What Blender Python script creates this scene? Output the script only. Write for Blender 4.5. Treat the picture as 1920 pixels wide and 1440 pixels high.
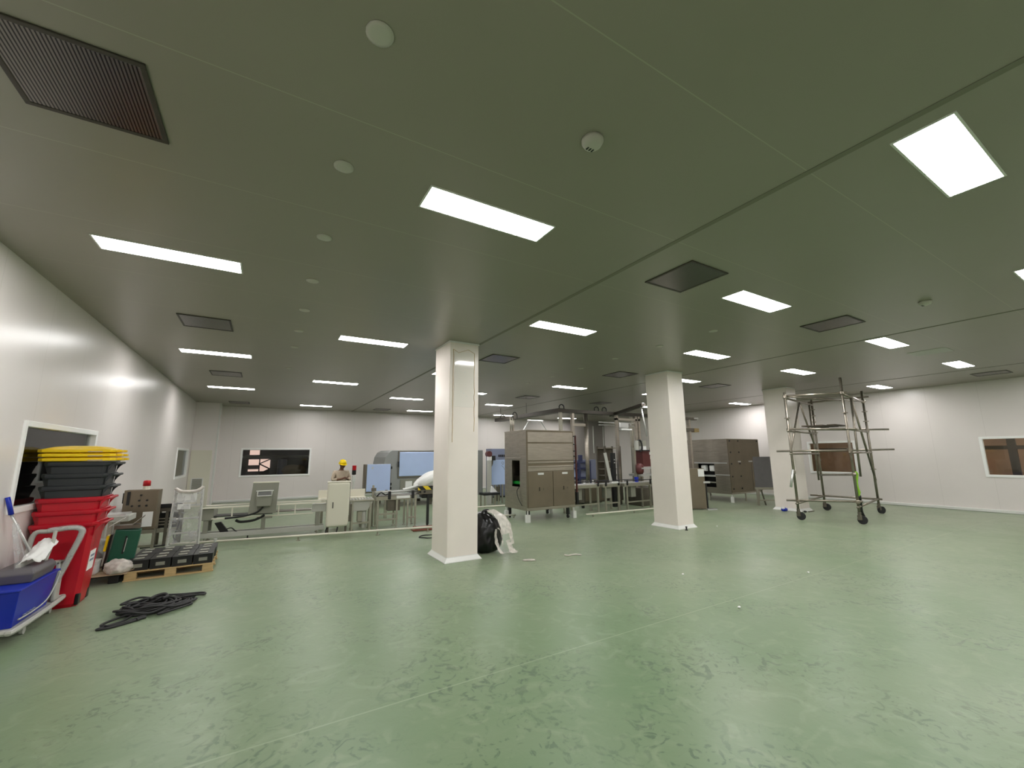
import bpy, bmesh, math, random
from mathutils import Vector, Matrix, noise

random.seed(7)
for o in list(bpy.data.objects):
    bpy.data.objects.remove(o, do_unlink=True)
SC = bpy.context.scene
COL = SC.collection
PI = math.pi

# ------------------------------------------------------------------ camera
cam_data = bpy.data.cameras.new('camera')
cam_data.sensor_width = 36.0
cam_data.lens = 776.3 / 1920.0 * 36.0
cam_data.clip_end = 200
cam = bpy.data.objects.new('camera', cam_data)
COL.objects.link(cam)
yaw, pitch, roll = 0.534161, 0.170350, -0.008673
F = Vector((math.sin(yaw)*math.cos(pitch), math.cos(yaw)*math.cos(pitch), math.sin(pitch)))
R = Vector((math.cos(yaw), -math.sin(yaw), 0.0))
U = R.cross(F)
R, U = math.cos(roll)*R + math.sin(roll)*U, -math.sin(roll)*R + math.cos(roll)*U
M = Matrix((R, U, -F)).transposed().to_4x4()
M.translation = Vector((0, 0, 1.81))
cam.matrix_world = M
SC.camera = cam

# ------------------------------------------------------------------ world and exposure
w = bpy.data.worlds.new('world')
w.use_nodes = True
w.node_tree.nodes['Background'].inputs[0].default_value = (0.02, 0.02, 0.022, 1)
w.node_tree.nodes['Background'].inputs[1].default_value = 1.0
SC.world = w
SC.view_settings.view_transform = 'Standard'
SC.view_settings.look = 'None'
SC.view_settings.gamma = 1.0
SC.view_settings.exposure = 0.95
SC.view_settings.use_curve_mapping = False
PANEL_STRENGTH = 20.0
H = 3.94          # ceiling height

# ------------------------------------------------------------------ materials
def srgb(r, g, b):
    f = lambda c: (c/12.92 if c <= 0.04045 else ((c+0.055)/1.055)**2.4)
    return (f(r/255), f(g/255), f(b/255), 1)

def mat(name, col, rough=0.5, metal=0.0, emit=None, strength=0, alpha=1, bump=0, bscale=30, var=0, vscale=4, trans=0, coat=0, stretch=None):
    m = bpy.data.materials.new(name)
    m.use_nodes = True
    nt = m.node_tree
    p = nt.nodes['Principled BSDF']
    c = col if len(col) == 4 else (*col, 1)
    p.inputs['Base Color'].default_value = c
    p.inputs['Roughness'].default_value = rough
    p.inputs['Metallic'].default_value = metal
    p.inputs['Alpha'].default_value = alpha
    p.inputs['Transmission Weight'].default_value = trans
    p.inputs['Coat Weight'].default_value = coat
    if emit:
        p.inputs['Emission Color'].default_value = emit if len(emit) == 4 else (*emit, 1)
        p.inputs['Emission Strength'].default_value = strength
    if var or bump:
        tc = nt.nodes.new('ShaderNodeTexCoord')
        mp = nt.nodes.new('ShaderNodeMapping')
        if stretch: mp.inputs['Scale'].default_value = stretch
        nt.links.new(tc.outputs['Object'], mp.inputs['Vector'])
    if var:
        n = nt.nodes.new('ShaderNodeTexNoise')
        n.inputs['Scale'].default_value = vscale
        n.inputs['Detail'].default_value = 5
        nt.links.new(mp.outputs[0], n.inputs['Vector'])
        r = nt.nodes.new('ShaderNodeValToRGB')
        r.color_ramp.elements[0].position = 0.3
        r.color_ramp.elements[1].position = 0.7
        r.color_ramp.elements[0].color = (c[0]*(1-var), c[1]*(1-var), c[2]*(1-var), 1)
        r.color_ramp.elements[1].color = (min(1, c[0]*(1+var)), min(1, c[1]*(1+var)), min(1, c[2]*(1+var)), 1)
        nt.links.new(n.outputs[0], r.inputs[0])
        nt.links.new(r.outputs[0], p.inputs['Base Color'])
    if bump:
        n2 = nt.nodes.new('ShaderNodeTexNoise')
        n2.inputs['Scale'].default_value = bscale
        n2.inputs['Detail'].default_value = 4
        nt.links.new(mp.outputs[0], n2.inputs['Vector'])
        b = nt.nodes.new('ShaderNodeBump')
        b.inputs['Strength'].default_value = bump
        b.inputs['Distance'].default_value = 0.02
        nt.links.new(n2.outputs[0], b.inputs['Height'])
        nt.links.new(b.outputs[0], p.inputs['Normal'])
    return m

def line_mask(nt, sock, period, width, offset=0.0):
    """1 on thin lines every period along one coordinate"""
    a = nt.nodes.new('ShaderNodeMath'); a.operation = 'ADD'; a.inputs[1].default_value = -offset + period*50
    nt.links.new(sock, a.inputs[0])
    d = nt.nodes.new('ShaderNodeMath'); d.operation = 'DIVIDE'; d.inputs[1].default_value = period
    nt.links.new(a.outputs[0], d.inputs[0])
    fr = nt.nodes.new('ShaderNodeMath'); fr.operation = 'FRACT'
    nt.links.new(d.outputs[0], fr.inputs[0])
    l = nt.nodes.new('ShaderNodeMath'); l.operation = 'LESS_THAN'; l.inputs[1].default_value = width/period
    nt.links.new(fr.outputs[0], l.inputs[0])
    return l.outputs[0]

def panel_mat(name, col, rough, axis, period, width, linecol, offset=0.0, second=None):
    m = mat(name, col, rough)
    nt = m.node_tree
    p = nt.nodes['Principled BSDF']
    tc = nt.nodes.new('ShaderNodeTexCoord')
    sep = nt.nodes.new('ShaderNodeSeparateXYZ')
    nt.links.new(tc.outputs['Object'], sep.inputs[0])
    n = nt.nodes.new('ShaderNodeTexNoise'); n.inputs['Scale'].default_value = 0.8; n.inputs['Detail'].default_value = 3
    nt.links.new(tc.outputs['Object'], n.inputs['Vector'])
    rp = nt.nodes.new('ShaderNodeValToRGB')
    c = col
    rp.color_ramp.elements[0].color = (c[0]*.95, c[1]*.95, c[2]*.94, 1)
    rp.color_ramp.elements[1].color = (c[0]*1.05, c[1]*1.05, c[2]*1.05, 1)
    nt.links.new(n.outputs[0], rp.inputs[0])
    last = rp.outputs[0]
    specs = [(axis, period, width, linecol, offset)] + ([second] if second else [])
    for ax, pe, wi, lc, of in specs:
        k = line_mask(nt, sep.outputs[ax], pe, wi, of)
        mx = nt.nodes.new('ShaderNodeMix'); mx.data_type = 'RGBA'
        nt.links.new(k, mx.inputs[0]); nt.links.new(last, mx.inputs[6]); mx.inputs[7].default_value = lc
        last = mx.outputs[2]
    nt.links.new(last, p.inputs['Base Color'])
    # faint waviness of the sheet metal skin
    n2 = nt.nodes.new('ShaderNodeTexNoise'); n2.inputs['Scale'].default_value = 1.3; n2.inputs['Detail'].default_value = 2
    nt.links.new(tc.outputs['Object'], n2.inputs['Vector'])
    b = nt.nodes.new('ShaderNodeBump'); b.inputs['Strength'].default_value = 0.12; b.inputs['Distance'].default_value = 0.02
    nt.links.new(n2.outputs[0], b.inputs['Height'])
    nt.links.new(b.outputs[0], p.inputs['Normal'])
    return m

WALLC = srgb(233, 226, 223)
M_ = {}
M_['wall_x'] = panel_mat('wall panel skin', WALLC, 0.30, 0, 1.2, 0.005, srgb(212, 205, 200))
M_['wall_y'] = panel_mat('wall panel skin along depth', WALLC, 0.30, 1, 1.2, 0.005, srgb(212, 205, 200))
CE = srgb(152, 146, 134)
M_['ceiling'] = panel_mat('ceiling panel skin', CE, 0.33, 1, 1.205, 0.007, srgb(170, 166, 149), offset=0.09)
M_['column'] = mat('column cladding', srgb(240, 231, 223), 0.26, var=0.03, vscale=1.5)
M_['corner_shade'] = mat('grey corner shade skin', srgb(158, 152, 148), 0.35)  # shade of the dim back corner, put into the colour
M_['wringer'] = mat('dark grey wringer plastic', srgb(98, 94, 98), 0.45)
M_['plank'] = mat('dark scaffold plank', srgb(78, 66, 54), 0.8, var=0.15)
M_['cap'] = mat('pale grey ceiling fitting', srgb(188, 186, 174), 0.4)
M_['frame_white'] = mat('bright white window frame', srgb(252, 252, 250), 0.35)
M_['film_gloss'] = mat('glossy leftover film', srgb(238, 232, 224), 0.10, coat=0.5)
M_['white'] = mat('white painted trim', srgb(226, 226, 222), 0.35)
M_['seam'] = mat('dark ceiling joint', srgb(126, 124, 108), 0.6)
M_['tray_dark'] = mat('dark cable tray steel', srgb(72, 67, 60), 0.45, 0.5)
M_['steel_dull'] = mat('dull grey sheet steel', srgb(122, 120, 122), 0.42, 0.5, var=0.06)
M_['steel'] = mat('brushed stainless steel', srgb(176, 168, 156), 0.34, 0.9, var=0.10, vscale=3, bump=0.05, bscale=60, stretch=(1, 1, 8))
M_['steel_dark'] = mat('dull dark steel', srgb(120, 114, 104), 0.42, 0.85, var=0.12, vscale=4)
M_['steel_brown'] = mat('dull brown steel plate', srgb(132, 121, 104), 0.48, 0.7, var=0.08, vscale=2)
M_['frame_steel'] = mat('satin steel frame', srgb(176, 172, 158), 0.38, 0.75, var=0.06)
M_['tube'] = mat('galvanised scaffold tube', srgb(150, 142, 130), 0.35, 0.85, var=0.2, vscale=6)
M_['grey'] = mat('grey paint', srgb(140, 140, 128), 0.45)
M_['lightgrey'] = mat('light grey paint', srgb(182, 182, 174), 0.45)
M_['cream'] = mat('cream plastic', srgb(226, 222, 205), 0.4)
M_['black'] = mat('black plastic', srgb(26, 26, 27), 0.4)
M_['rubber'] = mat('black rubber', srgb(34, 34, 35), 0.6)
M_['red'] = mat('red bin plastic', srgb(190, 12, 36), 0.33, var=0.06)
M_['binblack'] = mat('charcoal bin plastic', srgb(46, 49, 52), 0.42, var=0.1)
M_['yellow'] = mat('yellow lid plastic', srgb(245, 205, 10), 0.33)
M_['blue'] = mat('blue bucket plastic', srgb(16, 44, 170), 0.35)
M_['film'] = mat('pale blue protective film', srgb(190, 210, 250), 0.38, var=0.03, vscale=2, bump=0.05, bscale=5)
M_['bluegrey'] = mat('blue grey painted steel', srgb(126, 132, 154), 0.4)
M_['darkblue'] = mat('dark blue painted metal', srgb(58, 64, 98), 0.4)
M_['wood'] = mat('pale pallet timber', srgb(196, 168, 120), 0.7, var=0.15, vscale=6, stretch=(1, 10, 10))
M_['card'] = mat('brown cardboard', srgb(192, 168, 140), 0.8, var=0.06)
M_['green'] = mat('dark green painted case', srgb(16, 84, 62), 0.4, var=0.05)
M_['alu'] = mat('bare aluminium', srgb(214, 214, 212), 0.32, 0.6)
M_['paper'] = mat('white paper', srgb(240, 240, 238), 0.7)
M_['redlamp'] = mat('red lamp plastic', srgb(176, 16, 26), 0.3)
M_['brightgreen'] = mat('green conveyor belt', srgb(20, 140, 50), 0.5)
M_['maroon'] = mat('maroon machine paint', srgb(92, 44, 42), 0.45)
M_['skin'] = mat('brown skin', srgb(112, 76, 58), 0.55)
M_['shirt'] = mat('beige shirt cloth', srgb(186, 170, 150), 0.85, var=0.06, vscale=9)
M_['trouser'] = mat('khaki trouser cloth', srgb(168, 150, 122), 0.85)
M_['hat'] = mat('yellow hard hat', srgb(240, 208, 0), 0.3)
M_['lime'] = mat('lime green webbing', srgb(150, 205, 60), 0.7)
M_['bagblack'] = mat('black bin bag film', srgb(12, 12, 14), 0.28)
M_['screen'] = mat('grey screen', srgb(120, 120, 120), 0.25)
M_['sack'] = mat('brown sack cloth', srgb(120, 98, 74), 0.9, var=0.1)
M_['redbrown'] = mat('red brown rubber mat', srgb(134, 74, 58), 0.6)
M_['outer'] = mat('dark hall beyond', srgb(44, 46, 50), 0.8)
M_['outer_brown'] = mat('brown cladding beyond', srgb(150, 122, 100), 0.7, var=0.2, vscale=1.5)
M_['outer_grey'] = mat('grey lining beyond', srgb(150, 152, 150), 0.6)
M_['panel'] = mat('light diffuser', (0.95, 0.97, 1, 1), 0.5, emit=(1.0, 0.981, 0.968), strength=PANEL_STRENGTH)
M_['skypane'] = mat('daylit pane', srgb(250, 205, 190), 0.5, emit=srgb(255, 214, 200), strength=0.46)
M_['lampwarm'] = mat('warm lamp', (1, 0.9, 0.8, 1), 0.5, emit=(1.0, 0.86, 0.72), strength=22.0)

def clear_mat(name, tint, opac, rough=0.15):
    m = bpy.data.materials.new(name); m.use_nodes = True
    nt = m.node_tree
    p = nt.nodes['Principled BSDF']
    p.inputs['Base Color'].default_value = tint
    p.inputs['Roughness'].default_value = rough
    tr = nt.nodes.new('ShaderNodeBsdfTransparent')
    mx = nt.nodes.new('ShaderNodeMixShader')
    tc = nt.nodes.new('ShaderNodeTexCoord')
    n = nt.nodes.new('ShaderNodeTexNoise'); n.inputs['Scale'].default_value = 7; n.inputs['Detail'].default_value = 3; n.inputs['Distortion'].default_value = 1.2
    nt.links.new(tc.outputs['Object'], n.inputs['Vector'])
    r = nt.nodes.new('ShaderNodeValToRGB')
    r.color_ramp.elements[0].position = 0.35; r.color_ramp.elements[1].position = 0.7
    a, b = opac
    r.color_ramp.elements[0].color = (a, a, a, 1); r.color_ramp.elements[1].color = (b, b, b, 1)
    nt.links.new(n.outputs[0], r.inputs[0])
    nt.links.new(r.outputs[0], mx.inputs[0])
    nt.links.new(tr.outputs[0], mx.inputs[1]); nt.links.new(p.outputs[0], mx.inputs[2])
    nt.links.new(mx.outputs[0], nt.nodes['Material Output'].inputs[0])
    return m
M_['clear'] = clear_mat('clear plastic wrap', srgb(222, 222, 224), (0.18, 0.42))
M_['milky'] = clear_mat('milky plastic film', srgb(226, 218, 210), (0.6, 0.9), 0.3)

def glass_mat():
    m = bpy.data.materials.new('window glass'); m.use_nodes = True
    nt = m.node_tree
    tr = nt.nodes.new('ShaderNodeBsdfTransparent'); tr.inputs[0].default_value = (0.92, 0.95, 0.94, 1)
    gl = nt.nodes.new('ShaderNodeBsdfGlossy'); gl.inputs['Roughness'].default_value = 0.02
    fr = nt.nodes.new('ShaderNodeFresnel'); fr.inputs['IOR'].default_value = 1.4
    mx = nt.nodes.new('ShaderNodeMixShader')
    nt.links.new(fr.outputs[0], mx.inputs[0]); nt.links.new(tr.outputs[0], mx.inputs[1]); nt.links.new(gl.outputs[0], mx.inputs[2])
    nt.links.new(mx.outputs[0], nt.nodes['Material Output'].inputs[0])
    return m
M_['glass'] = glass_mat()

def vent_mat():
    m = mat('polished vent sheet', srgb(128, 124, 124), 0.24, 0.75)
    nt = m.node_tree; p = nt.nodes['Principled BSDF']
    tc = nt.nodes.new('ShaderNodeTexCoord')
    wv = nt.nodes.new('ShaderNodeTexWave'); wv.wave_type = 'BANDS'; wv.bands_direction = 'X'
    wv.inputs['Scale'].default_value = 17; wv.inputs['Distortion'].default_value = 0
    nt.links.new(tc.outputs['Object'], wv.inputs['Vector'])
    r = nt.nodes.new('ShaderNodeValToRGB')
    r.color_ramp.elements[0].color = srgb(34, 33, 32); r.color_ramp.elements[1].color = srgb(116, 112, 107)
    r.color_ramp.elements[0].position = 0.25; r.color_ramp.elements[1].position = 0.55
    nt.links.new(wv.outputs[0], r.inputs[0]); nt.links.new(r.outputs[0], p.inputs['Base Color'])
    return m
M_['vent'] = vent_mat()

def hazard_mat():
    m = mat('yellow and black hazard tape', (1, 1, 0, 1), 0.4)
    nt = m.node_tree; p = nt.nodes['Principled BSDF']
    tc = nt.nodes.new('ShaderNodeTexCoord')
    wv = nt.nodes.new('ShaderNodeTexWave'); wv.wave_type = 'BANDS'; wv.bands_direction = 'DIAGONAL'
    wv.inputs['Scale'].default_value = 2.2
    nt.links.new(tc.outputs['Object'], wv.inputs['Vector'])
    r = nt.nodes.new('ShaderNodeValToRGB'); r.color_ramp.interpolation = 'CONSTANT'
    r.color_ramp.elements[0].color = srgb(20, 20, 20); r.color_ramp.elements[1].color = srgb(235, 205, 40); r.color_ramp.elements[1].position = 0.5
    nt.links.new(wv.outputs[0], r.inputs[0]); nt.links.new(r.outputs[0], p.inputs['Base Color'])
    return m
M_['hazard'] = hazard_mat()

def floor_mat():
    m = bpy.data.materials.new('green epoxy floor'); m.use_nodes = True
    nt = m.node_tree; p = nt.nodes['Principled BSDF']
    L = nt.links.new
    tc = nt.nodes.new('ShaderNodeTexCoord')
    def nz(scale, detail, dist, vec=None, rough=0.55):
        n = nt.nodes.new('ShaderNodeTexNoise')
        n.inputs['Scale'].default_value = scale; n.inputs['Detail'].default_value = detail
        n.inputs['Distortion'].default_value = dist; n.inputs['Roughness'].default_value = rough
        L(vec or tc.outputs['Object'], n.inputs['Vector'])
        return n.outputs[0]
    def ramp(sock, p0, c0, p1, c1):
        r = nt.nodes.new('ShaderNodeValToRGB')
        r.color_ramp.elements[0].position = p0; r.color_ramp.elements[1].position = p1
        r.color_ramp.elements[0].color = c0; r.color_ramp.elements[1].color = c1
        L(sock, r.inputs[0]); return r.outputs[0]
    def mix(fac, a, b):
        x = nt.nodes.new('ShaderNodeMix'); x.data_type = 'RGBA'
        if isinstance(fac, float): x.inputs[0].default_value = fac
        else: L(fac, x.inputs[0])
        for s, v in ((6, a), (7, b)):
            if isinstance(v, tuple): x.inputs[s].default_value = v
            else: L(v, x.inputs[s])
        return x.outputs[2]
    base = ramp(nz(0.35, 4, 0.6), 0.35, FLOOR_A, 0.68, FLOOR_B)
    # trowel flakes: short curved dark marks
    fl = ramp(nz(7.5, 6, 2.2), 0.54, (0, 0, 0, 1), 0.61, (1, 1, 1, 1))
    patch = ramp(nz(0.9, 3, 0.5), 0.40, (0, 0, 0, 1), 0.62, (1, 1, 1, 1))
    mul = nt.nodes.new('ShaderNodeMath'); mul.operation = 'MULTIPLY'; L(fl, mul.inputs[0]); L(patch, mul.inputs[1])
    mul2 = nt.nodes.new('ShaderNodeMath'); mul2.operation = 'MULTIPLY'; L(mul.outputs[0], mul2.inputs[0]); mul2.inputs[1].default_value = 0.85
    c1 = mix(mul2.outputs[0], base, FLOOR_D)
    # pale smears
    sm = ramp(nz(3.4, 6, 1.6), 0.52, (0, 0, 0, 1), 0.75, (0.38, 0.38, 0.38, 1))
    c2 = mix(sm, c1, FLOOR_L)
    # pale joint line across the floor
    sep = nt.nodes.new('ShaderNodeSeparateXYZ'); L(tc.outputs['Object'], sep.inputs[0])
    k = line_mask(nt, sep.outputs[1], 6.0, 0.016, 3.40)
    half = nt.nodes.new('ShaderNodeMath'); half.operation = 'MULTIPLY'; half.inputs[1].default_value = 0.5; L(k, half.inputs[0])
    c3 = mix(half.outputs[0], c2, FLOOR_L)
    L(c3, p.inputs['Base Color'])
    rr = nt.nodes.new('ShaderNodeMapRange'); L(nz(1.5, 4, 0.8), rr.inputs[0]); rr.inputs[3].default_value = 0.26; rr.inputs[4].default_value = 0.44
    L(rr.outputs[0], p.inputs['Roughness'])
    p.inputs['Sheen Weight'].default_value = 0.36; p.inputs['Sheen Roughness'].default_value = 0.45; p.inputs['Sheen Tint'].default_value = (1.0, 0.97, 0.82, 1)
    b = nt.nodes.new('ShaderNodeBump'); b.inputs['Strength'].default_value = 0.12; b.inputs['Distance'].default_value = 0.01
    L(nz(9, 4, 1.0), b.inputs['Height']); L(b.outputs[0], p.inputs['Normal'])
    return m
FLOOR_A = srgb(88, 119, 79)
FLOOR_B = srgb(113, 132, 101)
FLOOR_D = srgb(54, 84, 56)
FLOOR_L = srgb(146, 159, 130)
M_['floor'] = floor_mat()

# ------------------------------------------------------------------ mesh helpers
class MB:
    def __init__(s): s.bm = bmesh.new()
    def b(s, x0, y0, z0, x1, y1, z1, mtx=None):
        vs = [s.bm.verts.new(Vector((x, y, z)) if mtx is None else mtx @ Vector((x, y, z))) for z in (z0, z1) for y in (y0, y1) for x in (x0, x1)]
        for f in ((0, 2, 3, 1), (4, 5, 7, 6), (0, 1, 5, 4), (2, 6, 7, 3), (0, 4, 6, 2), (1, 3, 7, 5)):
            s.bm.faces.new([vs[i] for i in f])
        return s
    def c(s, cx, cy, cz, sx, sy, sz, rot=None):
        m = Matrix.Translation((cx, cy, cz)) @ (rot.to_4x4() if rot else Matrix())
        return s.b(-sx/2, -sy/2, -sz/2, sx/2, sy/2, sz/2, m)
    def ring(s, p, d, r, n, up=None, ry=None):
        d = Vector(d).normalized()
        a = up if up is not None else (Vector((0, 0, 1)) if abs(d.z) < 0.9 else Vector((1, 0, 0)))
        e1 = d.cross(a).normalized(); e2 = e1.cross(d).normalized()
        return [s.bm.verts.new(Vector(p) + e1*math.cos(2*PI*i/n)*r + e2*math.sin(2*PI*i/n)*(ry or r)) for i in range(n)]
    def skinrings(s, rings, closed=False, caps=True):
        n = len(rings[0])
        for a, b in zip(rings, rings[1:] + ([rings[0]] if closed else [])):
            for i in range(n):
                s.bm.faces.new((a[i], a[(i+1) % n], b[(i+1) % n], b[i]))
        if caps and not closed:
            s.bm.faces.new(rings[0][::-1]); s.bm.faces.new(rings[-1])
    def t(s, p0, p1, r, r1=None, n=10):
        p0, p1 = Vector(p0), Vector(p1)
        d = p1-p0
        s.skinrings([s.ring(p0, d, r, n), s.ring(p1, d, r if r1 is None else r1, n)])
        return s
    def path(s, pts, r, n=8, closed=False, rs=None):
        pts = [Vector(p) for p in pts]
        N = len(pts); rings = []; up = None
        for i, p in enumerate(pts):
            if closed: d = pts[(i+1) % N]-pts[i-1]
            else: d = pts[min(i+1, N-1)]-pts[max(i-1, 0)]
            d.normalize()
            if up is None: up = Vector((0, 0, 1)) if abs(d.z) < 0.9 else Vector((1, 0, 0))
            up = (up - d*up.dot(d))
            if up.length < 1e-4: up = Vector((1, 0, 0))
            up.normalize()
            rings.append(s.ring(p, d, rs[i] if rs else r, n, up))
        s.skinrings(rings, closed)
        return s
    def lathe(s, prof, n=24, c=(0, 0, 0)):
        rings = [[s.bm.verts.new((c[0]+r*math.cos(2*PI*i/n), c[1]+r*math.sin(2*PI*i/n), c[2]+z)) for i in range(n)] for r, z in prof]
        s.skinrings(rings)
        return s
    def prism(s, poly, a0, a1, axis='y'):
        def P(u, v, a):
            return {'y': (u, a, v), 'x': (a, u, v), 'z': (u, v, a)}[axis]
        A = [s.bm.verts.new(P(u, v, a0)) for u, v in poly]; B = [s.bm.verts.new(P(u, v, a1)) for u, v in poly]
        n = len(poly)
        for i in range(n): s.bm.faces.new((A[i], A[(i+1) % n], B[(i+1) % n], B[i]))
        s.bm.faces.new(A[::-1]); s.bm.faces.new(B)
        return s
    def loft(s, rects):
        """stack of (x0,y0,x1,y1,z) rectangles joined into one tapered body"""
        rings = [[s.bm.verts.new(p) for p in ((x0, y0, z), (x1, y0, z), (x1, y1, z), (x0, y1, z))] for x0, y0, x1, y1, z in rects]
        s.skinrings(rings)
        return s
    def ob(s, name, material, parent=None, bevel=0, smooth=False, seg=2):
        bmesh.ops.recalc_face_normals(s.bm, faces=s.bm.faces)
        me = bpy.data.meshes.new(name); s.bm.to_mesh(me); s.bm.free()
        me.materials.append(M_[material] if isinstance(material, str) else material)
        if smooth:
            for p in me.polygons: p.use_smooth = True
        o = bpy.data.objects.new(name, me); COL.objects.link(o)
        if parent: o.parent = parent
        if bevel:
            md = o.modifiers.new('bevel', 'BEVEL'); md.width = bevel; md.segments = seg; md.limit_method = 'ANGLE'; md.angle_limit = math.radians(40)
        return o

def smooth_path(pts, k=6, closed=False):
    pts = [Vector(p) for p in pts]; N = len(pts); out = []
    rng = range(N) if closed else range(N-1)
    for i in rng:
        if closed: p0, p1, p2, p3 = pts[i-1], pts[i], pts[(i+1) % N], pts[(i+2) % N]
        else: p0, p1, p2, p3 = pts[max(i-1, 0)], pts[i], pts[i+1], pts[min(i+2, N-1)]
        for j in range(k):
            t = j/k
            out.append(0.5*((2*p1)+(p2-p0)*t+(2*p0-5*p1+4*p2-p3)*t*t+(3*p1-p0-3*p2+p3)*t**3))
    if not closed: out.append(pts[-1])
    return out

def tag(o, label, cat, group=None, kind=None):
    o['label'] = label; o['category'] = cat
    if group: o['group'] = group
    if kind: o['kind'] = kind
    return o
def thing(name, label, cat, loc=(0, 0, 0), rz=0, group=None):
    o = bpy.data.objects.new(name, None); COL.objects.link(o)
    o.empty_display_size = 0.1
    o.location = loc; o.rotation_euler = (0, 0, rz)
    return tag(o, label, cat, group)
def struct(o, label=None, cat=None):
    o['kind'] = 'structure'
    if label: o['label'] = label
    if cat: o['category'] = cat
    return o
def copy_tree(o, parent=None, lab=None):
    c = o.copy(); COL.objects.link(c)
    if parent: c.parent = parent
    if lab and not parent: c['label'] = lab
    for ch in list(o.children): copy_tree(ch, c)
    return c
def plabel(o, t): o['label'] = t; return o
ORD = ['first', 'second', 'third', 'fourth', 'fifth', 'sixth', 'seventh', 'eighth', 'ninth', 'tenth']

# ------------------------------------------------------------------ the room
XL, XR, YB, YF = -2.42, 18.9, 21.0, -6.0
def wall_boxes(name, material, fixed, lo, hi, axis, holes, out):
    """a wall slab with rectangular openings; axis is the running axis, out the thickness direction"""
    m = MB(); a, b2 = (fixed, fixed+out) if out > 0 else (fixed+out, fixed)
    def add(u0, u1, z0, z1):
        if axis == 'y': m.b(a, u0, z0, b2, u1, z1)
        else: m.b(u0, a, z0, u1, b2, z1)
    u = lo
    for (h0, h1, z0, z1) in sorted(holes):
        add(u, h0, 0, H); add(h0, h1, 0, z0); add(h0, h1, z1, H); u = h1
    add(u, hi, 0, H)
    return struct(m.ob(name, material))
W1 = (7.0, 9.42, 1.22, 2.24); W2 = (17.05, 19.3, 1.16, 2.12)
W3 = (-0.84, 1.80, 1.02, 2.18)
W4 = (6.95, 8.50, 1.03, 2.22); W5 = (1.5, 3.75, 1.06, 2.22)
struct(MB().b(XL-6, YF, -0.1, XR+6, YB+9, 0).ob('floor', 'floor'))
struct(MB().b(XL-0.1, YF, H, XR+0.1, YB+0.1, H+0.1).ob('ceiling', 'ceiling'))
wall_boxes('wall_left', 'wall_y', XL, YF, YB, 'y', [W1, W2], -0.1)
wall_boxes('wall_right', 'wall_y', XR, YF, YB, 'y', [W4, W5], 0.1)
wall_boxes('wall_back', 'wall_x', YB, XL, XR, 'x', [W3], 0.1)
wall_boxes('wall_front', 'wall_x', YF, XL, XR, 'x', [], -0.1)
# boxed-out corner at the far left with a flush door and a grey louvre
struct(MB().b(XL, 19.85, 0, -1.66, YB, H).ob('wall_corner', 'wall_x'))
d = struct(MB().b(XL+0.02, 19.82, 0.0, -1.74, 19.85, 2.1).ob('door_1', 'cream', None, 0.004))
lv = MB().b(-2.30, 19.80, 0.62, -1.92, 19.825, 1.06)
lv.ob('louvre_frame', 'white', d, 0.004)
g = MB()
for i in range(9): g.b(-2.26, 19.792, 0.655+i*0.042, -1.96, 19.802, 0.655+i*0.042+0.034)
g.ob('louvre', 'grey', d)
struct(MB().b(-1.66, 19.84, 0, -1.60, 19.90, H).ob('trim_1', 'white', None, 0.006))
# dark joints of the ceiling panels running away from the camera
for i, x in enumerate((3.44, 9.78, 15.9)):
    struct(MB().b(x-0.028, YF, H-0.004, x+0.028, YB, H).ob('trim_%d' % (i+2), 'seam'))
struct(MB().b(XR-0.05, YF, 0, XR, YB, 0.10).ob('baseboard_right', 'white', None, 0.02))
struct(MB().b(XL, YF, 0, XL+0.05, 19.8, 0.10).ob('baseboard_left', 'white', None, 0.02))
struct(MB().b(-1.66, YB-0.05, 0, XR-0.05, YB, 0.10).ob('baseboard_back', 'white', None, 0.02))

struct(MB().b(16.25, 20.25, 0, XR, 20.35, H).ob('wall_corner_shade', 'corner_shade'))  # added grey slab: paints the corner darker where fewer lights reach the back wall
for k, x in enumerate((17.95, 18.8)):
    struct(MB().b(x-0.03, 20.21, 1.9, x+0.03, 20.25, 3.6).ob('trim_%d' % (k+5), 'white'))
def window(n, axis, fixed, hole, out, label):
    u0, u1, z0, z1 = hole
    m = MB(); f = 0.05; p = 0.02
    lo, hi = (fixed-p*(1 if out > 0 else -1), fixed+out)
    a, b2 = min(lo, hi), max(lo, hi)
    def add(mm, s0, s1, q0, q1, aa=a, bb=b2):
        if axis == 'y': mm.b(aa, s0, q0, bb, s1, q1)
        else: mm.b(s0, aa, q0, s1, bb, q1)
    add(m, u0-0.02, u0+f, z0-0.02, z1+0.02); add(m, u1-f, u1+0.02, z0-0.02, z1+0.02)
    add(m, u0+f, u1-f, z0-0.02, z0+f); add(m, u0+f, u1-f, z1-f, z1+0.02)
    o = struct(m.ob('window_%d' % n, 'frame_white', None, 0.006), label, 'window')
    g = MB(); mid = fixed+out*0.5
    add(g, u0+f, u1-f, z0+f, z1-f, mid-0.004, mid+0.004)
    g.ob('pane', 'glass', o)
    return o
window(1, 'y', XL, W1, -0.1, 'white framed window in the left wall behind the stacked bins')
window(2, 'y', XL, W2, -0.1, 'small white framed window at the far end of the left wall')
window(3, 'x', YB, W3, 0.1, 'white framed window in the back wall showing a dark hall')
window(4, 'y', XR, W4, 0.1, 'white framed window in the right wall behind the scaffold tower')
window(5, 'y', XR, W5, 0.1, 'white framed window in the right wall at the photo edge')

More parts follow.
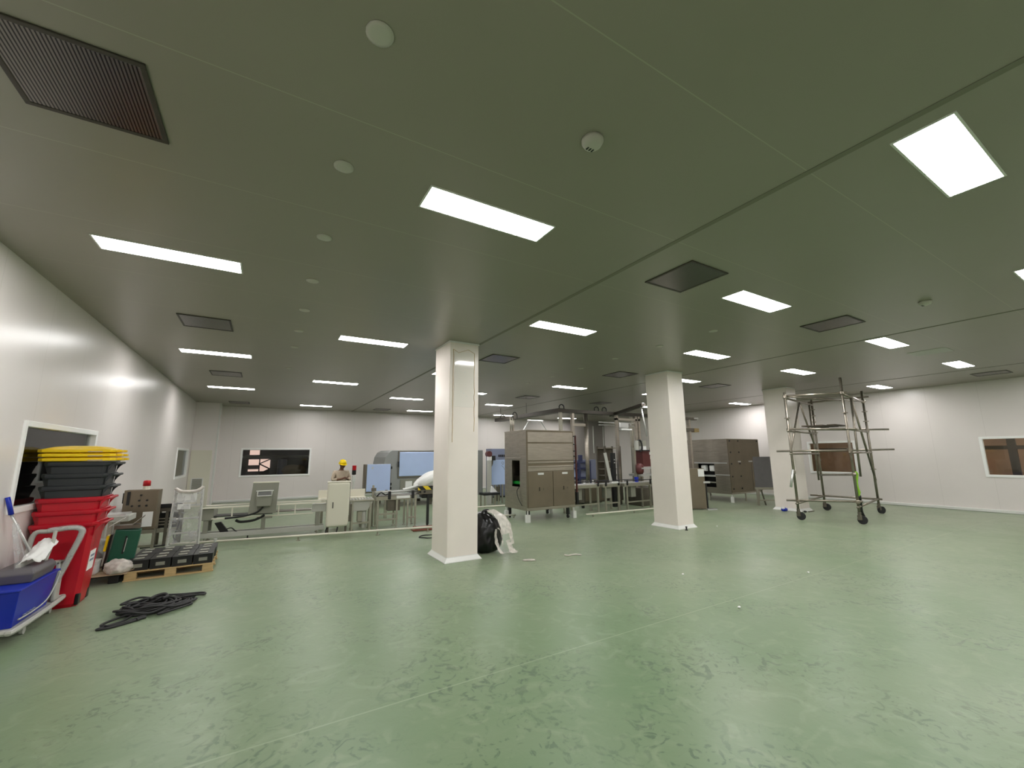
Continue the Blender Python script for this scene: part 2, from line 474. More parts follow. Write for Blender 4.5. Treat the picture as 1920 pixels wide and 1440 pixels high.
# rooms seen through the windows
def room(name, x0, y0, x1, y1, material, open_side, hh=3.6):
    m = MB(); t = 0.06
    if open_side != 'x0': m.b(x0-t, y0, 0, x0, y1, hh)
    if open_side != 'x1': m.b(x1, y0, 0, x1+t, y1, hh)
    if open_side != 'y0': m.b(x0, y0-t, 0, x1, y0, hh)
    if open_side != 'y1': m.b(x0, y1, 0, x1, y1+t, hh)
    m.b(x0, y0, hh, x1, y1, hh+t)
    return struct(m.ob(name, material))
room('wall_beyond_left', XL-4.5, 4.0, XL-0.1, 24.0, 'outer_grey', 'x1')
room('wall_beyond_right', XR+0.1, -2.0, XR+3.5, 14.0, 'outer_brown', 'x0')
room('wall_beyond_back', -6.0, YB+0.1, 9.0, YB+8.5, 'outer', 'y0', 4.2)

def hall_fill_lamp(loc, label, sx=1.2, sy=0.15):  # lamps added out of view to brighten the rooms beyond the windows
    t = thing('hall_fill_lamp', label, 'lamp', loc)
    MB().b(-sx/2, -sy/2, 0.02, sx/2, sy/2, 0.06).ob('lamp_housing', 'white', t)
    MB().b(-sx/2+0.02, -sy/2+0.02, 0.0, sx/2-0.02, sy/2-0.02, 0.02).ob('lamp_tube', 'lampwarm', t)
hall_fill_lamp((XL-2.2, 9.4, 3.5), 'unseen lamp added to light the room beyond the left wall windows', 0.5, 1.2)
hall_fill_lamp((XR+1.0, 7.2, 3.5), 'unseen lamp added to light the brown hall beyond the window behind the scaffold', 0.4, 1.2)
hall_fill_lamp((XR+1.0, 2.4, 3.5), 'unseen lamp added to light the brown hall beyond the window at the photo edge', 0.4, 1.2)

hall_fill_lamp((0.9, YB+3.0, 3.9), 'dim unseen lamp added to brighten the dark hall beyond the back window', 0.3, 0.1)
t = thing('work_lamp', 'bright work lamp on a stand, seen through the window above the yellow lids', 'lamp', (-4.6, 15.1, 0))
MB().t((0, 0, 0), (0, 0, 2.12), 0.02).ob('stand', 'black', t)
MB().b(-0.06, -0.34, 2.12, 0.0, 0.34, 2.28).ob('lamp_body', 'black', t)
MB().b(0.0, -0.32, 2.14, 0.02, 0.32, 2.26).ob('lamp_face', 'lampwarm', t)
# steelwork and daylit panes in the hall beyond the back window
t = thing('daylit_window', 'pink daylit window wall with cross bracing seen through the back window', 'window', (0, YB+8.3, 0))
for (x0, x1, z0, z1) in ((-0.75, -0.24, 1.96, 2.24), (-0.77, -0.24, 1.36, 1.70), (-0.77, -0.24, 1.0, 1.12), (-0.19, 0.34, 1.0, 1.71)):
    MB().b(x0, 0.05, z0, x1, 0.08, z1).ob('daylit_pane', 'skypane', t)
m = MB(); m.c(0.08, 0.0, 1.58, 0.72, 0.06, 0.06, Matrix.Rotation(-0.45, 3, 'Y')); m.c(0.08, 0.0, 1.27, 0.72, 0.06, 0.07, Matrix.Rotation(0.50, 3, 'Y')); m.prism([(-0.16, 0.9), (0.36, 0.9), (0.36, 1.18)], -0.01, 0.03, 'y')
m.b(-0.24, -0.02, 0.0, -0.18, 0.04, 3.0); m.ob('brace', 'black', t)
m = MB(); m.b(-1.6, -0.08, 1.78, 3.2, -0.03, 1.91); m.ob('rail', 'lightgrey', t)
t = thing('drum', 'dark blue drum standing in the hall beyond the back window', 'drum', (0.87, YB+5.0, 0))
MB().b(-0.45, -0.45, 0, 0.45, 0.45, 0.9).ob('crate_base', 'black', t, 0.02)
MB().lathe([(0.20, 0.9), (0.22, 0.92), (0.22, 1.2), (0.23, 1.22), (0.22, 1.24), (0.22, 1.68), (0.19, 1.7)], 24).ob('drum_body', 'darkblue', t, smooth=True)
m = MB(); bmesh.ops.create_icosphere(m.bm, subdivisions=4, radius=1)
for v in m.bm.verts:
    k = 1+0.16*noise.noise(v.co*1.6+Vector((3, 1, 2)))
    v.co = Vector((v.co.x*0.50*k, v.co.y*0.35*k, 1.16+v.co.z*0.32*k))
t = thing('sack', 'brown bulging sack beyond the right half of the back window', 'sack', (1.30, YB+2.2, 0))
m.ob('sack_body', 'sack', t, smooth=True)
MB().b(-0.6, -0.35, 0, 0.6, 0.35, 0.96).ob('stand', 'black', t, 0.01)
# steelwork seen through the right hand windows
for (y, lab) in ((3.4, 'brown steel crosspiece beyond the window at the photo edge'), (7.2, 'brown steel crosspiece beyond the window behind the scaffold')):
    t = thing('steel_crosspiece', lab, 'steelwork', (XR+1.6, y, 0))
    MB().b(-0.06, -0.09, 0, 0.06, 0.09, 3.5).ob('upright', 'tray_dark', t)
    MB().b(-0.05, -1.6, 1.86, 0.05, 1.6, 1.98).ob('crossbar', 'tray_dark', t)
# pipes in the room beyond the first left window
t = thing('pipe_rack', 'row of thin upright steel pipes beyond the window behind the bins', 'pipes', (XL-1.4, 12.3, 0))
for k, (dy, hh) in enumerate(((-0.9, 2.05), (-0.45, 1.95), (-0.2, 2.0), (0.3, 1.98), (0.6, 2.0), (1.6, 2.05))):
    MB().t((0, dy, 0), (0, dy, hh), 0.02).ob('pipe', 'alu', t, smooth=True)
MB().b(-0.02, -1.0, 0.9, 0.02, 1.7, 0.94).ob('rail', 'alu', t)
t = thing('steel_trolley', 'grey steel equipment beyond the small far left window', 'equipment', (XL-1.0, 20.2, 0))
MB().b(-0.4, -0.6, 0, 0.4, 0.6, 1.5).ob('body', 'grey', t, 0.02)
MB().b(-0.2, -0.3, 1.5, 0.2, 0.2, 1.85).ob('top_box', 'lightgrey', t, 0.02)

# columns
def column(x0, y0, x1, y1, label):
    o = struct(MB().b(x0, y0, 0, x1, y1, H).ob('column', 'column', None, 0.012), label, 'column')
    m = MB(); e = 0.055
    m.loft([(x0-e, y0-e, x1+e, y1+e, 0), (x0-e, y0-e, x1+e, y1+e, 0.012), (x0-0.006, y0-0.006, x1+0.006, y1+0.006, 0.075), (x0-0.005, y0-0.005, x1+0.005, y1+0.005, 0.085)])
    m.ob('base_flashing', 'white', o)
    m = MB(); m.b(x0-0.012, y0-0.012, H-0.03, x1+0.012, y1+0.012, H-0.002); m.ob('head_trim', 'white', o)
    return o
c1 = column(2.83, 7.04, 3.42, 7.80, 'white square column nearest the camera, with the black bin bag beside it')
m = MB()
def edge(x, z0, z1):
    n = 14
    pts = [(x+random.uniform(-0.006, 0.006), 7.036, z0+(z1-z0)*i/n) for i in range(n+1)]
    m.path(pts, 0.005, 5)
edge(2.90, 2.05, 3.78); edge(3.33, 2.25, 3.74); m.path([(2.90, 7.036, 3.78), (3.0, 7.036, 3.72), (3.2, 7.036, 3.80), (3.33, 7.036, 3.74)], 0.004, 5)
plabel(m.ob('film_edge', 'wood', c1), 'torn edge of leftover protective film')
m = MB()
for x, z in ((3.1, 2.95), (3.16, 2.9), (3.05, 2.98), (3.12, 3.35)): m.b(x, 7.032, z, x+0.03, 7.04, z+0.012)
m.ob('film_scrap', 'white', c1)
plabel(MB().b(2.92, 7.035, 2.7, 3.32, 7.0395, 3.74).ob('film_patch', 'film_gloss', c1), 'glossy patch of leftover protective film near the column head')
column(8.80, 7.00, 9.39, 7.73, 'white square column in the middle, right of the conveyor tables')
column(14.5, 6.96, 15.10, 7.70, 'white square column standing behind the scaffold tower')
t = thing('floor_stud', 'small black stud on the floor at the foot of the middle column', 'stud', (8.86, 6.82, 0))
MB().lathe([(0.035, 0), (0.035, 0.012), (0.018, 0.02), (0.018, 0.07), (0.024, 0.075), (0.0225, 0.09)], 12).ob('stud_body', 'black', t, smooth=False)

# ------------------------------------------------------------------ ceiling fittings
def make_light():
    t = thing('ceiling_light', '', 'ceiling light')
    m = MB(); a, b2, f = 0.615, 0.165, 0.015
    m.b(-a, -b2, -0.008, a, -b2+f, 0); m.b(-a, b2-f, -0.008, a, b2, 0); m.b(-a, -b2+f, -0.008, -a+f, b2-f, 0); m.b(a-f, -b2+f, -0.008, a, b2-f, 0)
    m.ob('light_frame', 'white', t)
    m = MB(); m.b(-a+f, -b2+f, -0.006, a-f, b2-f, -0.001); m.ob('diffuser', 'panel', t)
    return t
proto_light = make_light()
LIGHTS = [
 ('along the left wall', [(-1.0, 5.37), (-1.01, 10.27), (-1.03, 15.3)]),
 ('between left wall and nearest column', [(1.59, 3.05), (1.61, 7.81), (1.63, 12.85), (1.72, 19.2)]),
 ('passing right of the nearest column', [(4.22, .70), (4.24, 5.41), (4.24, 10.15), (4.45, 15.3)]),
 ('midway between nearest and middle columns', [(5.9, 3.06), (5.9, 12.87), (6.27, 19.3)]),
 ('just left of the middle column', [(8.2, .80), (8.18, 5.42), (8.28, 10.35), (8.51, 15.5)]),
 ('just right of the middle column', [(10.47, 3.06), (10.47, 7.77), (11.0, 19.45)]),
 ('midway between middle and far columns', [(12.1, 5.44), (12.15, 10.2), (12.15, 15.7)]),
 ('passing the far right column', [(14.7, 3.02), (14.7, 13.1), (15.3, 19.5)]),
 ('close to the right wall', [(17.4, 5.47), (17.7, 10.4)]),
]
first = True
for where, pts in LIGHTS:
    for i, (x, y) in enumerate(pts):
        lab = 'lit white ceiling panel, %s from camera in line %s' % (ORD[i], where)
        if first: o = proto_light; first = False; o['label'] = lab
        else: o = copy_tree(proto_light, lab=lab)
        o['group'] = 'lit ceiling panels'; o.location = (x, y, H)
for (x, y) in ((-1.0, .7), (12.1, .75), (17.4, .75), (1.59, -1.7), (5.9, -1.7), (10.47, -1.7), (14.7, -1.7), (-1.0, -4), (4.2, -4), (8.2, -4), (12.1, -4)):
    o = copy_tree(proto_light, lab='lit white ceiling panel outside the photo, over or behind the camera'); o['group'] = 'lit ceiling panels outside the photo'; o.location = (x, y, H)

def make_vent():
    t = thing('ceiling_vent', '', 'ceiling vent'); a, f = 0.34, 0.03
    m = MB()
    m.b(-a, -a, -0.012, a, -a+f, 0); m.b(-a, a-f, -0.012, a, a, 0); m.b(-a, -a+f, -0.012, -a+f, a-f, 0); m.b(a-f, -a+f, -0.012, a, a-f, 0)
    m.ob('vent_frame', 'tray_dark', t, 0.003)
    m = MB(); m.b(-a+f, -a+f, -0.008, a-f, a-f, -0.002); m.ob('vent_sheet', 'vent', t)
    return t
VENTS = [((-1.07, 3.02), 'large ribbed steel ceiling vent at the top left of the photo'),
 ((-0.96, 7.95), 'steel ceiling vent over the left side, between the first and second lit panels'),
 ((-1.0, 12.73), 'steel ceiling vent over the conveyor, between the second and third lit panels'),
 ((-1.0, 19.3), 'farthest steel ceiling vent along the left wall'),
 ((4.28, 3.03), 'steel ceiling vent nearest the camera in the middle of the ceiling'),
 ((4.36, 7.93), 'steel ceiling vent just right of the head of the nearest column'),
 ((4.5, 19.4), 'far steel ceiling vent over the big blue filmed machine'),
 ((8.13, 7.99), 'steel ceiling vent just left of the head of the middle column'),
 ((8.05, 3.02), 'steel ceiling vent left of the panel above the scaffold tower'),
 ((17.2, 2.95), 'steel ceiling vent close to the right wall at the photo edge'),
 ((12.25, 7.96), 'steel ceiling vent right of the middle column, in front of the far right column'),
 ((12.0, 13.0), 'steel ceiling vent over the overhead cable tray'),
 ((8.3, 12.9), 'steel ceiling vent above the stainless enclosure'),
]
pv = make_vent(); first = True
for (x, y), lab in VENTS:
    if first: o = pv; o['label'] = lab; first = False
    else: o = copy_tree(pv, lab=lab)
    o['group'] = 'steel ceiling vents'; o.location = (x, y, H)
t = thing('access_hatch', 'faint flush ceiling hatch between two lit panels on the right', 'ceiling hatch', (12.25, 2.9, H))
MB().b(-0.3, -0.3, -0.006, 0.3, 0.3, 0).ob('hatch_panel', 'lightgrey', t, 0.003)
def disc(): return MB().lathe([(0.07, 0), (0.07, -0.006), (0.05, -0.012), (0.01, -0.014)], 20)
pd = disc().ob('ceiling_disc', 'cap', None, smooth=True); first = True
for row, pts in (('left row', [(0.34, y) for y in (1.87, 3.01, 4.18, 5.36, 6.55, 7.73, 8.95, 11.2)]), ('row between nearest and middle columns', [(6.65, y) for y in (4.25, 5.42, 6.65, 7.86, 9.08, 10.3)])):
    for i, (x, y) in enumerate(pts):
        o = pd if first else pd.copy()
        if not first: COL.objects.link(o)
        first = False
        o.location = (x, y, H)
        tag(o, 'small white ceiling cap, %s from camera in the %s' % (ORD[i], row), 'ceiling cap', 'white ceiling caps')
def detector(x, y, lab):
    t = thing('smoke_detector', lab, 'smoke detector', (x, y, H))
    MB().lathe([(0.075, 0), (0.075, -0.018), (0.06, -0.045), (0.035, -0.055), (0.005, -0.056)], 24).ob('detector_body', 'cap', t, smooth=True)
    for k in range(3): MB().b(-0.028+k*0.022, 0.015, -0.0575, -0.018+k*0.022, 0.04, -0.053).ob('slot', 'black', t)
detector(1.77, 1.88, 'white smoke detector on the ceiling in front of the nearest lit panels')
detector(8.02, 1.86, 'white smoke detector on the right of the ceiling, above the scaffold side')

# ------------------------------------------------------------------ stacked wheelie bins by the left wall
def bin_parts(t, colour):
    """nested-type wheelie bin: tapered open shell, rim, handle"""
    m = MB(); w = 0.006
    # (half x, half y, z)
    prof = [(0.235, 0.205, 0.0), (0.255, 0.222, 0.04), (0.318, 0.268, 0.93), (0.32, 0.27, 1.0)]
    outer = [[m.bm.verts.new(p) for p in octo(hx, hy, z)] for hx, hy, z in prof]
    inner = [[m.bm.verts.new(p) for p in octo(hx-w, hy-w, z)] for hx, hy, z in ((0.32, 0.27, 1.0), (0.318, 0.268, 0.93), (0.256, 0.223, 0.06))]
    m.skinrings(outer+inner)
    m.ob('bin_body', colour, t)
    m = MB()
    rings = [[m.bm.verts.new(p) for p in octo(hx, hy, z)] for hx, hy, z in ((0.322, 0.272, 0.955), (0.345, 0.29, 0.965), (0.352, 0.296, 0.985), (0.352, 0.296, 1.012), (0.34, 0.285, 1.018), (0.322, 0.272, 1.012))]
    m.skinrings(rings, closed=True)
    m.ob('rim', colour, t)
    h = MB()
    h.path(smooth_path([(0.34, -0.22, 0.985), (0.395, -0.22, 0.99), (0.41, -0.18, 0.992), (0.41, 0.18, 0.992), (0.395, 0.22, 0.99), (0.34, 0.22, 0.985)], 4), 0.016, 8)
    h.ob('handle', colour, t, smooth=True)
    g = MB()
    for y in (-0.2, 0.2): g.prism([(0.318, 0.86), (0.40, 0.985), (0.318, 0.985)], y-0.01, y+0.01, 'y')
    g = MB().prism([(0.315, 0.84), (0.33, 0.90), (0.36, 0.945), (0.40, 0.98), (0.33, 0.985)], -0.235, -0.215, 'y')
    g.ob('handle_bracket', colour, t)
    g = MB().prism([(0.315, 0.84), (0.33, 0.90), (0.36, 0.945), (0.40, 0.98), (0.33, 0.985)], 0.215, 0.235, 'y')
    g.ob('handle_bracket', colour, t)
    # front comb lip on the other side
    g = MB().prism([(-0.315, 0.84), (-0.33, 0.90), (-0.35, 0.95), (-0.352, 0.98), (-0.325, 0.98)], -0.2, 0.2, 'y')
    g.ob('front_lip', colour, t)
def octo(hx, hy, z, c=0.05):
    return [(-hx+c, -hy, z), (hx-c, -hy, z), (hx, -hy+c, z), (hx, hy-c, z), (hx-c, hy, z), (-hx+c, hy, z), (-hx, hy-c, z), (-hx, -hy+c, z)]
BX, BY, BR = -2.095, 7.74, 0.02
bl = [('red', 'bottom red wheelie bin of the nested stack, standing on the floor with a white sticker'),
      ('red', 'middle red wheelie bin nested in the stack, its rim just above the bottom one'),
      ('red', 'topmost red wheelie bin of the stack, directly under the black ones'),
      ('binblack', 'lowest black wheelie bin of the stack, sitting in the red bins'),
      ('binblack', 'middle black wheelie bin of the nested stack'),
      ('binblack', 'topmost black wheelie bin of the stack, right under the yellow lids')]
for i, (c, lab) in enumerate(bl):
    t = thing('wheelie_bin', lab, 'bin', (BX+0.008*i, BY, (0, .155, .31, .46, .61, .76)[i]), BR, 'nested wheelie bins')
    bin_parts(t, c); t.scale = (0.88, 0.93, 1.0)
    if i == 0:
        m = MB(); m.c(0.291, -0.03, 0.52, 0.004, 0.24, 0.24, Matrix.Rotation(math.radians(4.0), 3, 'Y')); st = m.ob('sticker', 'paper', t)
        for z in (0.575, 0.52):
            m = MB(); m.c(0.294+(z-0.52)*0.07, -0.03, z, 0.004, 0.16, 0.026, Matrix.Rotation(math.radians(4.0), 3, 'Y')); m.ob('sticker_bar', 'bluegrey', st)
        m = MB(); m.c(0.305, -0.05, 0.76, 0.005, 0.08, 0.16, Matrix.Rotation(math.radians(4.0), 3, 'Y')); m.ob('moulded_mark', 'redlamp', t)
        for y in (-0.17, 0.17):
            MB().b(0.22, y-0.05, 0.02, 0.262, y+0.05, 0.15).ob('wheel_recess', 'bagblack', t, 0.01)
        MB().t((0.24, -0.2, 0.085), (0.24, 0.2, 0.085), 0.012).ob('axle', 'steel', t)
for i in range(3):
    t = thing('bin_cover', ('lowest yellow bin lid, lying on the topmost black bin', 'middle yellow bin lid of the three on top of the bin stack', 'uppermost yellow bin lid crowning the bin stack')[i], 'bin lid', (BX+0.035-0.012*i, BY, 1.782+0.055*i), BR+0.02*i, 'yellow bin lids')
    m = MB()
    rings = [[m.bm.verts.new(p) for p in octo(hx, hy, z)] for hx, hy, z in ((0.345, 0.285, 0), (0.36, 0.30, 0.006), (0.36, 0.30, 0.038), (0.31, 0.25, 0.052)) + (((0.24, 0.19, 0.075), (0.12, 0.10, 0.088)) if i == 2 else ((0.24, 0.19, 0.0535),))]
    m.skinrings(rings); m.ob('lid_shell', 'yellow', t, 0.004)
    for y in (-0.15, 0.15):
        MB().b(0.35, y-0.05, 0.006, 0.41, y+0.05, 0.036).ob('hinge_lug', 'yellow', t, 0.006)
    MB().b(0.10, -0.307, 0.006, 0.24, -0.299, 0.018).ob('grip_slot', 'card', t)
    m = MB(); m.c(-0.345, 0, 0.02, 0.05, 0.34, 0.024); m.ob('front_grip', 'yellow', t, 0.008)

# ------------------------------------------------------------------ mop trolley at the left edge
t = thing('mop_trolley', 'grey mop trolley with blue bucket and wringer at the left photo edge', 'mop trolley', (-2.17, 6.92, 0))
m = MB()
m.path(smooth_path([(-0.19, -0.66, 0.15), (0.12, -0.66, 0.15), (0.19, -0.58, 0.15), (0.19, 0.48, 0.15), (0.12, 0.56, 0.15), (-0.19, 0.56, 0.15)], 5), 0.026, 8)
m.b(-0.21, -0.62, 0.128, 0.16, 0.52, 0.15); m.ob('chassis', 'lightgrey', t, smooth=False)
for (x, y) in ((0.12, -0.2), (0.10, 0.5), (-0.16, -0.5), (-0.16, 0.5)):
    c = MB(); c.t((x, y, 0.075), (x, y, 0.13), 0.014); c.b(x-0.022, y-0.03, 0.07, x+0.022, y+0.02, 0.082); cf = c.ob('caster', 'alu', t)
    MB().t((x-0.014, y-0.015, 0.036), (x+0.014, y-0.015, 0.036), 0.036, n=16).ob('wheel', 'lightgrey', cf)
m = MB(); m.loft([(-0.18, -0.55, 0.15, 0.26, 0.155), (-0.18, -0.55, 0.15, 0.26, 0.16)][:0] + [(-0.17, -0.52, 0.13, 0.26, 0.152), (-0.20, -0.58, 0.165, 0.34, 0.50), (-0.21, -0.6, 0.18, 0.36, 0.505), (-0.21, -0.6, 0.18, 0.36, 0.525)])
bk = m.ob('bucket', 'blue', t, 0.015)
m = MB(); m.path(smooth_path([(0.165, -0.5, 0.22), (0.172, -0.2, 0.215), (0.178, 0.1, 0.25), (0.185, 0.26, 0.38), (0.188, 0.32, 0.5)], 5), 0.008, 6); plabel(m.ob('bucket_bail', 'lightgrey', bk, smooth=True), 'grey curved bail on the bucket side')
for i in range(4):
    MB().b(0.14, -0.34+i*0.07, 0.20, 0.155, -0.29+i*0.07, 0.225).ob('raised_mark', 'bluegrey', bk)
m = MB(); m.loft([(-0.16, -0.30, 0.15, 0.22, 0.525), (-0.17, -0.32, 0.17, 0.24, 0.62), (-0.14, -0.28, 0.14, 0.21, 0.67)]); wr = m.ob('wringer', 'wringer', t, 0.012)
m = MB(); m.b(-0.02, -0.2, 0.66, 0.02, 0.14, 0.70); m.path([(0.1, 0.12, 0.64), (0.12, 0.2, 0.86), (0.12, 0.22, 0.98)], 0.018, 8); plabel(m.ob('wringer_handle', 'lightgrey', wr), 'light grey press handle of the wringer')
m = MB(); m.b(0.13, 0.36, 0.15, 0.165, 0.50, 0.60); m.b(-0.18, 0.36, 0.56, 0.165, 0.50, 0.60); m.ob('end_frame', 'lightgrey', t, 0.012)
m = MB(); m.path(smooth_path([(-0.15, 0.42, 0.60), (-0.12, 0.42, 0.92), (0.0, 0.42, 0.955), (0.20, 0.42, 0.975), (0.285, 0.42, 0.95), (0.285, 0.42, 0.86), (0.20, 0.42, 0.56), (0.12, 0.42, 0.30), (0.13, 0.42, 0.16)], 6), 0.026, 10)
plabel(m.ob('push_handle', 'lightgrey', t, smooth=True), 'pale push handle wrapped in clear film')
m = MB(); m.path(smooth_path([(0.0, 0.415, 0.96), (0.20, 0.415, 0.98), (0.29, 0.415, 0.95), (0.29, 0.415, 0.86), (0.20, 0.415, 0.56), (0.14, 0.415, 0.36)], 6), 0.034, 10); plabel(m.ob('film_wrap', 'clear', t, smooth=True), 'loose clear film around the push handle')
t2 = thing('mop', 'mop with grey pole and blue grip standing in the blue bucket trolley', 'mop', (-2.2, 6.88, 0))
MB().t((0.06, 0.12, 0.69), (-0.16, 0.02, 1.22), 0.013).ob('pole', 'alu', t2, smooth=True)
MB().t((-0.155, 0.022, 1.21), (-0.20, 0.0, 1.40), 0.022, 0.02).ob('grip', 'blue', t2, smooth=True)
t2 = thing('white_rag', 'white crumpled rag draped over the mop wringer', 'cloth', (-2.1, 6.98, 0.73))
m = MB()
N = 14
vs = [[m.bm.verts.new((-0.09+0.17*i/N, -0.22+0.42*j/N, 0.02 + 0.16*(j/N) + 0.035*noise.noise(Vector((i*0.4, j*0.35, 2))) - 0.10*abs(i/N-0.45))) for j in range(N+1)] for i in range(N+1)]
for i in range(N):
    for j in range(N): m.bm.faces.new((vs[i][j], vs[i+1][j], vs[i+1][j+1], vs[i][j+1]))
o = m.ob('rag_cloth', 'paper', t2, smooth=True); md = o.modifiers.new('s', 'SOLIDIFY'); md.thickness = 0.006
t2 = thing('plastic_sheet', 'clear plastic sheet hanging beside the mop pole at the left photo edge', 'plastic sheet', (-2.26, 6.72, 0.52))
m = MB(); N = 12
vs = [[m.bm.verts.new((0.03*noise.noise(Vector((i*.5, j*.3, 5)))+0.10*(1-j/N)+0.02, -0.1+0.24*i/N*(1.2-0.6*j/N), 0.62*j/N)) for j in range(N+1)] for i in range(N+1)]
for i in range(N):
    for j in range(N): m.bm.faces.new((vs[i][j], vs[i+1][j], vs[i+1][j+1], vs[i][j+1]))
m.ob('sheet_film', 'clear', t2, smooth=True)

# ------------------------------------------------------------------ coiled black hose
random.seed(21)
m = MB()
pts = []
cx, cy = -1.0, 6.95
for k in range(15):
    ang0 = random.uniform(0, 6.28); n = 9
    rx = random.uniform(0.20, 0.36); ry = random.uniform(0.10, 0.26)
    ox, oy = random.uniform(-0.12, 0.16), random.uniform(-0.08, 0.10)
    if k == 3: rx, ox, oy = 0.42, -0.08, -0.26; ry = 0.14
    if k == 8: rx, ox, oy = 0.40, 0.12, 0.12; ry = 0.12
    tilt = random.uniform(-0.35, 0.35)
    for i in range(n):
        a = ang0 + 2*PI*i/n
        x, y = rx*math.cos(a), ry*math.sin(a)
        pts.append((ox+x*math.cos(tilt)-y*math.sin(tilt), oy+x*math.sin(tilt)+y*math.cos(tilt), 0.014+0.011*min(k, 9)*random.uniform(0.3, 1.0)*max(0.0, 1-abs(x)/0.5)))
pts += [(-0.28, -0.28, 0.014), (-0.46, -0.40, 0.013), (-0.52, -0.45, 0.013), (-0.40, -0.47, 0.013), (-0.2, -0.40, 0.013)]
t = thing('hose_coil', 'tangled coil of black hose lying on the green floor at left', 'hose', (cx, cy, 0), 0.25)
m.path(smooth_path(pts, 6), 0.0125, 7); m.ob('hose', 'rubber', t, smooth=True)
m = MB(); m.t((-0.2, -0.40, 0.016), (-0.12, -0.36, 0.016), 0.016); m.ob('hose_end', 'black', t)
m = MB(); m.path(smooth_path([(-0.06, 0.06, 0.10), (0.0, 0.12, 0.11), (0.08, 0.10, 0.12), (0.10, 0.03, 0.10), (0.05, -0.02, 0.10)], 6), 0.02, 8); m.ob('plug_lead', 'rubber', t, smooth=True)

# ------------------------------------------------------------------ timber pallet with black trays
t = thing('timber_pallet', 'pale timber pallet carrying black trays beside the red bins', 'pallet', (-1.13, 9.12, 0), 0.02)
for y in (-0.47, 0.0, 0.47):
    for x in (-0.47, 0, 0.47): MB().b(x-0.07, y-0.05, 0.018, x+0.07, y+0.05, 0.098).ob('block', 'wood', t, 0.004)
    MB().b(-0.55, y-0.05, 0, 0.55, y+0.05, 0.018).ob('bottom_board', 'wood', t, 0.002)
for k in range(5): MB().b(-0.55, -0.52+k*0.235, 0.116, 0.55, -0.42+k*0.235, 0.134).ob('deck_board', 'wood', t, 0.002)
for x in (-0.47, 0, 0.47): MB().b(x-0.07, -0.52, 0.098, x+0.07, 0.52, 0.116).ob('stringer', 'wood', t, 0.002)
def tray():
    t = thing('black_tray', '', 'tray')
    m = MB(); a, b2, h, w = 0.125, 0.24, 0.14, 0.008
    m.b(-a, -b2, 0, a, b2, 0.012); m.b(-a, -b2, 0.012, -a+w, b2, h); m.b(a-w, -b2, 0.012, a, b2, h); m.b(-a+w, -b2, 0.012, a-w, -b2+w, h); m.b(-a+w, b2-w, 0.012, a-w, b2, h)
    m.b(-a+w, -0.008, 0.012, a-w, 0.008, h-0.01)
    m.ob('tray_shell', 'black', t)
    m = MB()
    m.b(-a-0.006, -b2-0.006, h, a+0.006, b2+0.006, h+0.01); m.ob('tray_lid', 'black', t, 0.003)
    MB().b(-0.055, -b2-0.006, 0.045, 0.055, -b2, 0.095).ob('front_label', 'grey', t)
    for y in (-0.12, 0.1): MB().b(-0.07, y-0.05, h+0.01, 0.05, y+0.05, h+0.022).ob('lid_boss', 'grey', t, 0.01)
    return t
pt = tray(); first = True
for r in range(2):
    for k in range(4):
        lab = 'black plastic tray on the timber pallet, %s from the left in the %s row' % (ORD[k], ('front', 'rear')[r])
        if first: o = pt; o['label'] = lab; first = False
        else: o = copy_tree(pt, lab=lab)
        o['group'] = 'black trays on the timber pallet'
        o.location = (-1.13-0.40+0.268*k, 8.87+0.5*r, 0.134); o.rotation_euler = (0, 0, 0.02)

# ------------------------------------------------------------------ black pallet with cardboard, green case, bags
t = thing('black_pallet', 'black plastic pallet on the floor behind the red bins', 'pallet', (-2.02, 8.98, 0))
MB().b(-0.33, -0.42, 0.10, 0.33, 0.42, 0.13).ob('deck', 'black', t, 0.006)
for y in (-0.36, 0, 0.36):
    for x in (-0.25, 0.25): MB().b(x-0.06, y-0.05, 0, x+0.06, y+0.05, 0.10).ob('foot', 'black', t, 0.01)
t = thing('cardboard_sheet', 'brown cardboard sheet laid over the black pallet', 'cardboard', (-1.98, 8.92, 0.131))
m = MB(); m.b(-0.36, -0.42, 0, 0.36, 0.40, 0.006)
m.ob('sheet', 'card', t)
m = MB(); m.c(0.38, -0.05, 0.022, 0.09, 0.5, 0.006, Matrix.Rotation(-0.35, 3, 'Y')); m.ob('flap', 'card', t)
t = thing('green_case', 'dark green slotted case leaning upright on the cardboard', 'case', (-1.79, 8.95, 0.138), 0.12)
lean = Matrix.Rotation(0.10, 3, 'Y')
m = MB(); m.c(0.02, 0, 0.30, 0.30, 0.22, 0.56, lean); m.ob('case_body', 'green', t, 0.012)
m = MB(); m.c(0.025, -0.116, 0.36, 0.022, 0.012, 0.26, lean); m.ob('slot', 'bagblack', t)
m = MB(); m.c(0.036, -0.120, 0.36, 0.008, 0.012, 0.20, lean); m.ob('slot_bar', 'alu', t)
m = MB(); m.c(-0.16, -0.02, 0.28, 0.02, 0.2, 0.5, lean); plabel(m.ob('side_strip', 'bagblack', t), 'black strip along the left edge')
m = MB(); m.c(-0.185, -0.02, 0.40, 0.03, 0.18, 0.22, lean); plabel(m.ob('side_panel', 'yellow', t), 'yellow panel on the left side')
m = MB(); m.c(-0.185, -0.02, 0.18, 0.03, 0.18, 0.20, lean); plabel(m.ob('lower_panel', 'lightgrey', t), 'grey panel under the yellow one')
t = thing('flap_box', 'grey box with open flaps on top of the green case', 'box', (-1.76, 8.95, 0.735), 0.12)
m = MB(); m.b(-0.15, -0.10, 0.0, 0.15, 0.10, 0.05); m.ob('box_body', 'steel_dark', t)
m = MB(); m.c(-0.13, 0, 0.10, 0.20, 0.24, 0.008, Matrix.Rotation(-0.6, 3, 'Y')); m.ob('flap', 'lightgrey', t)
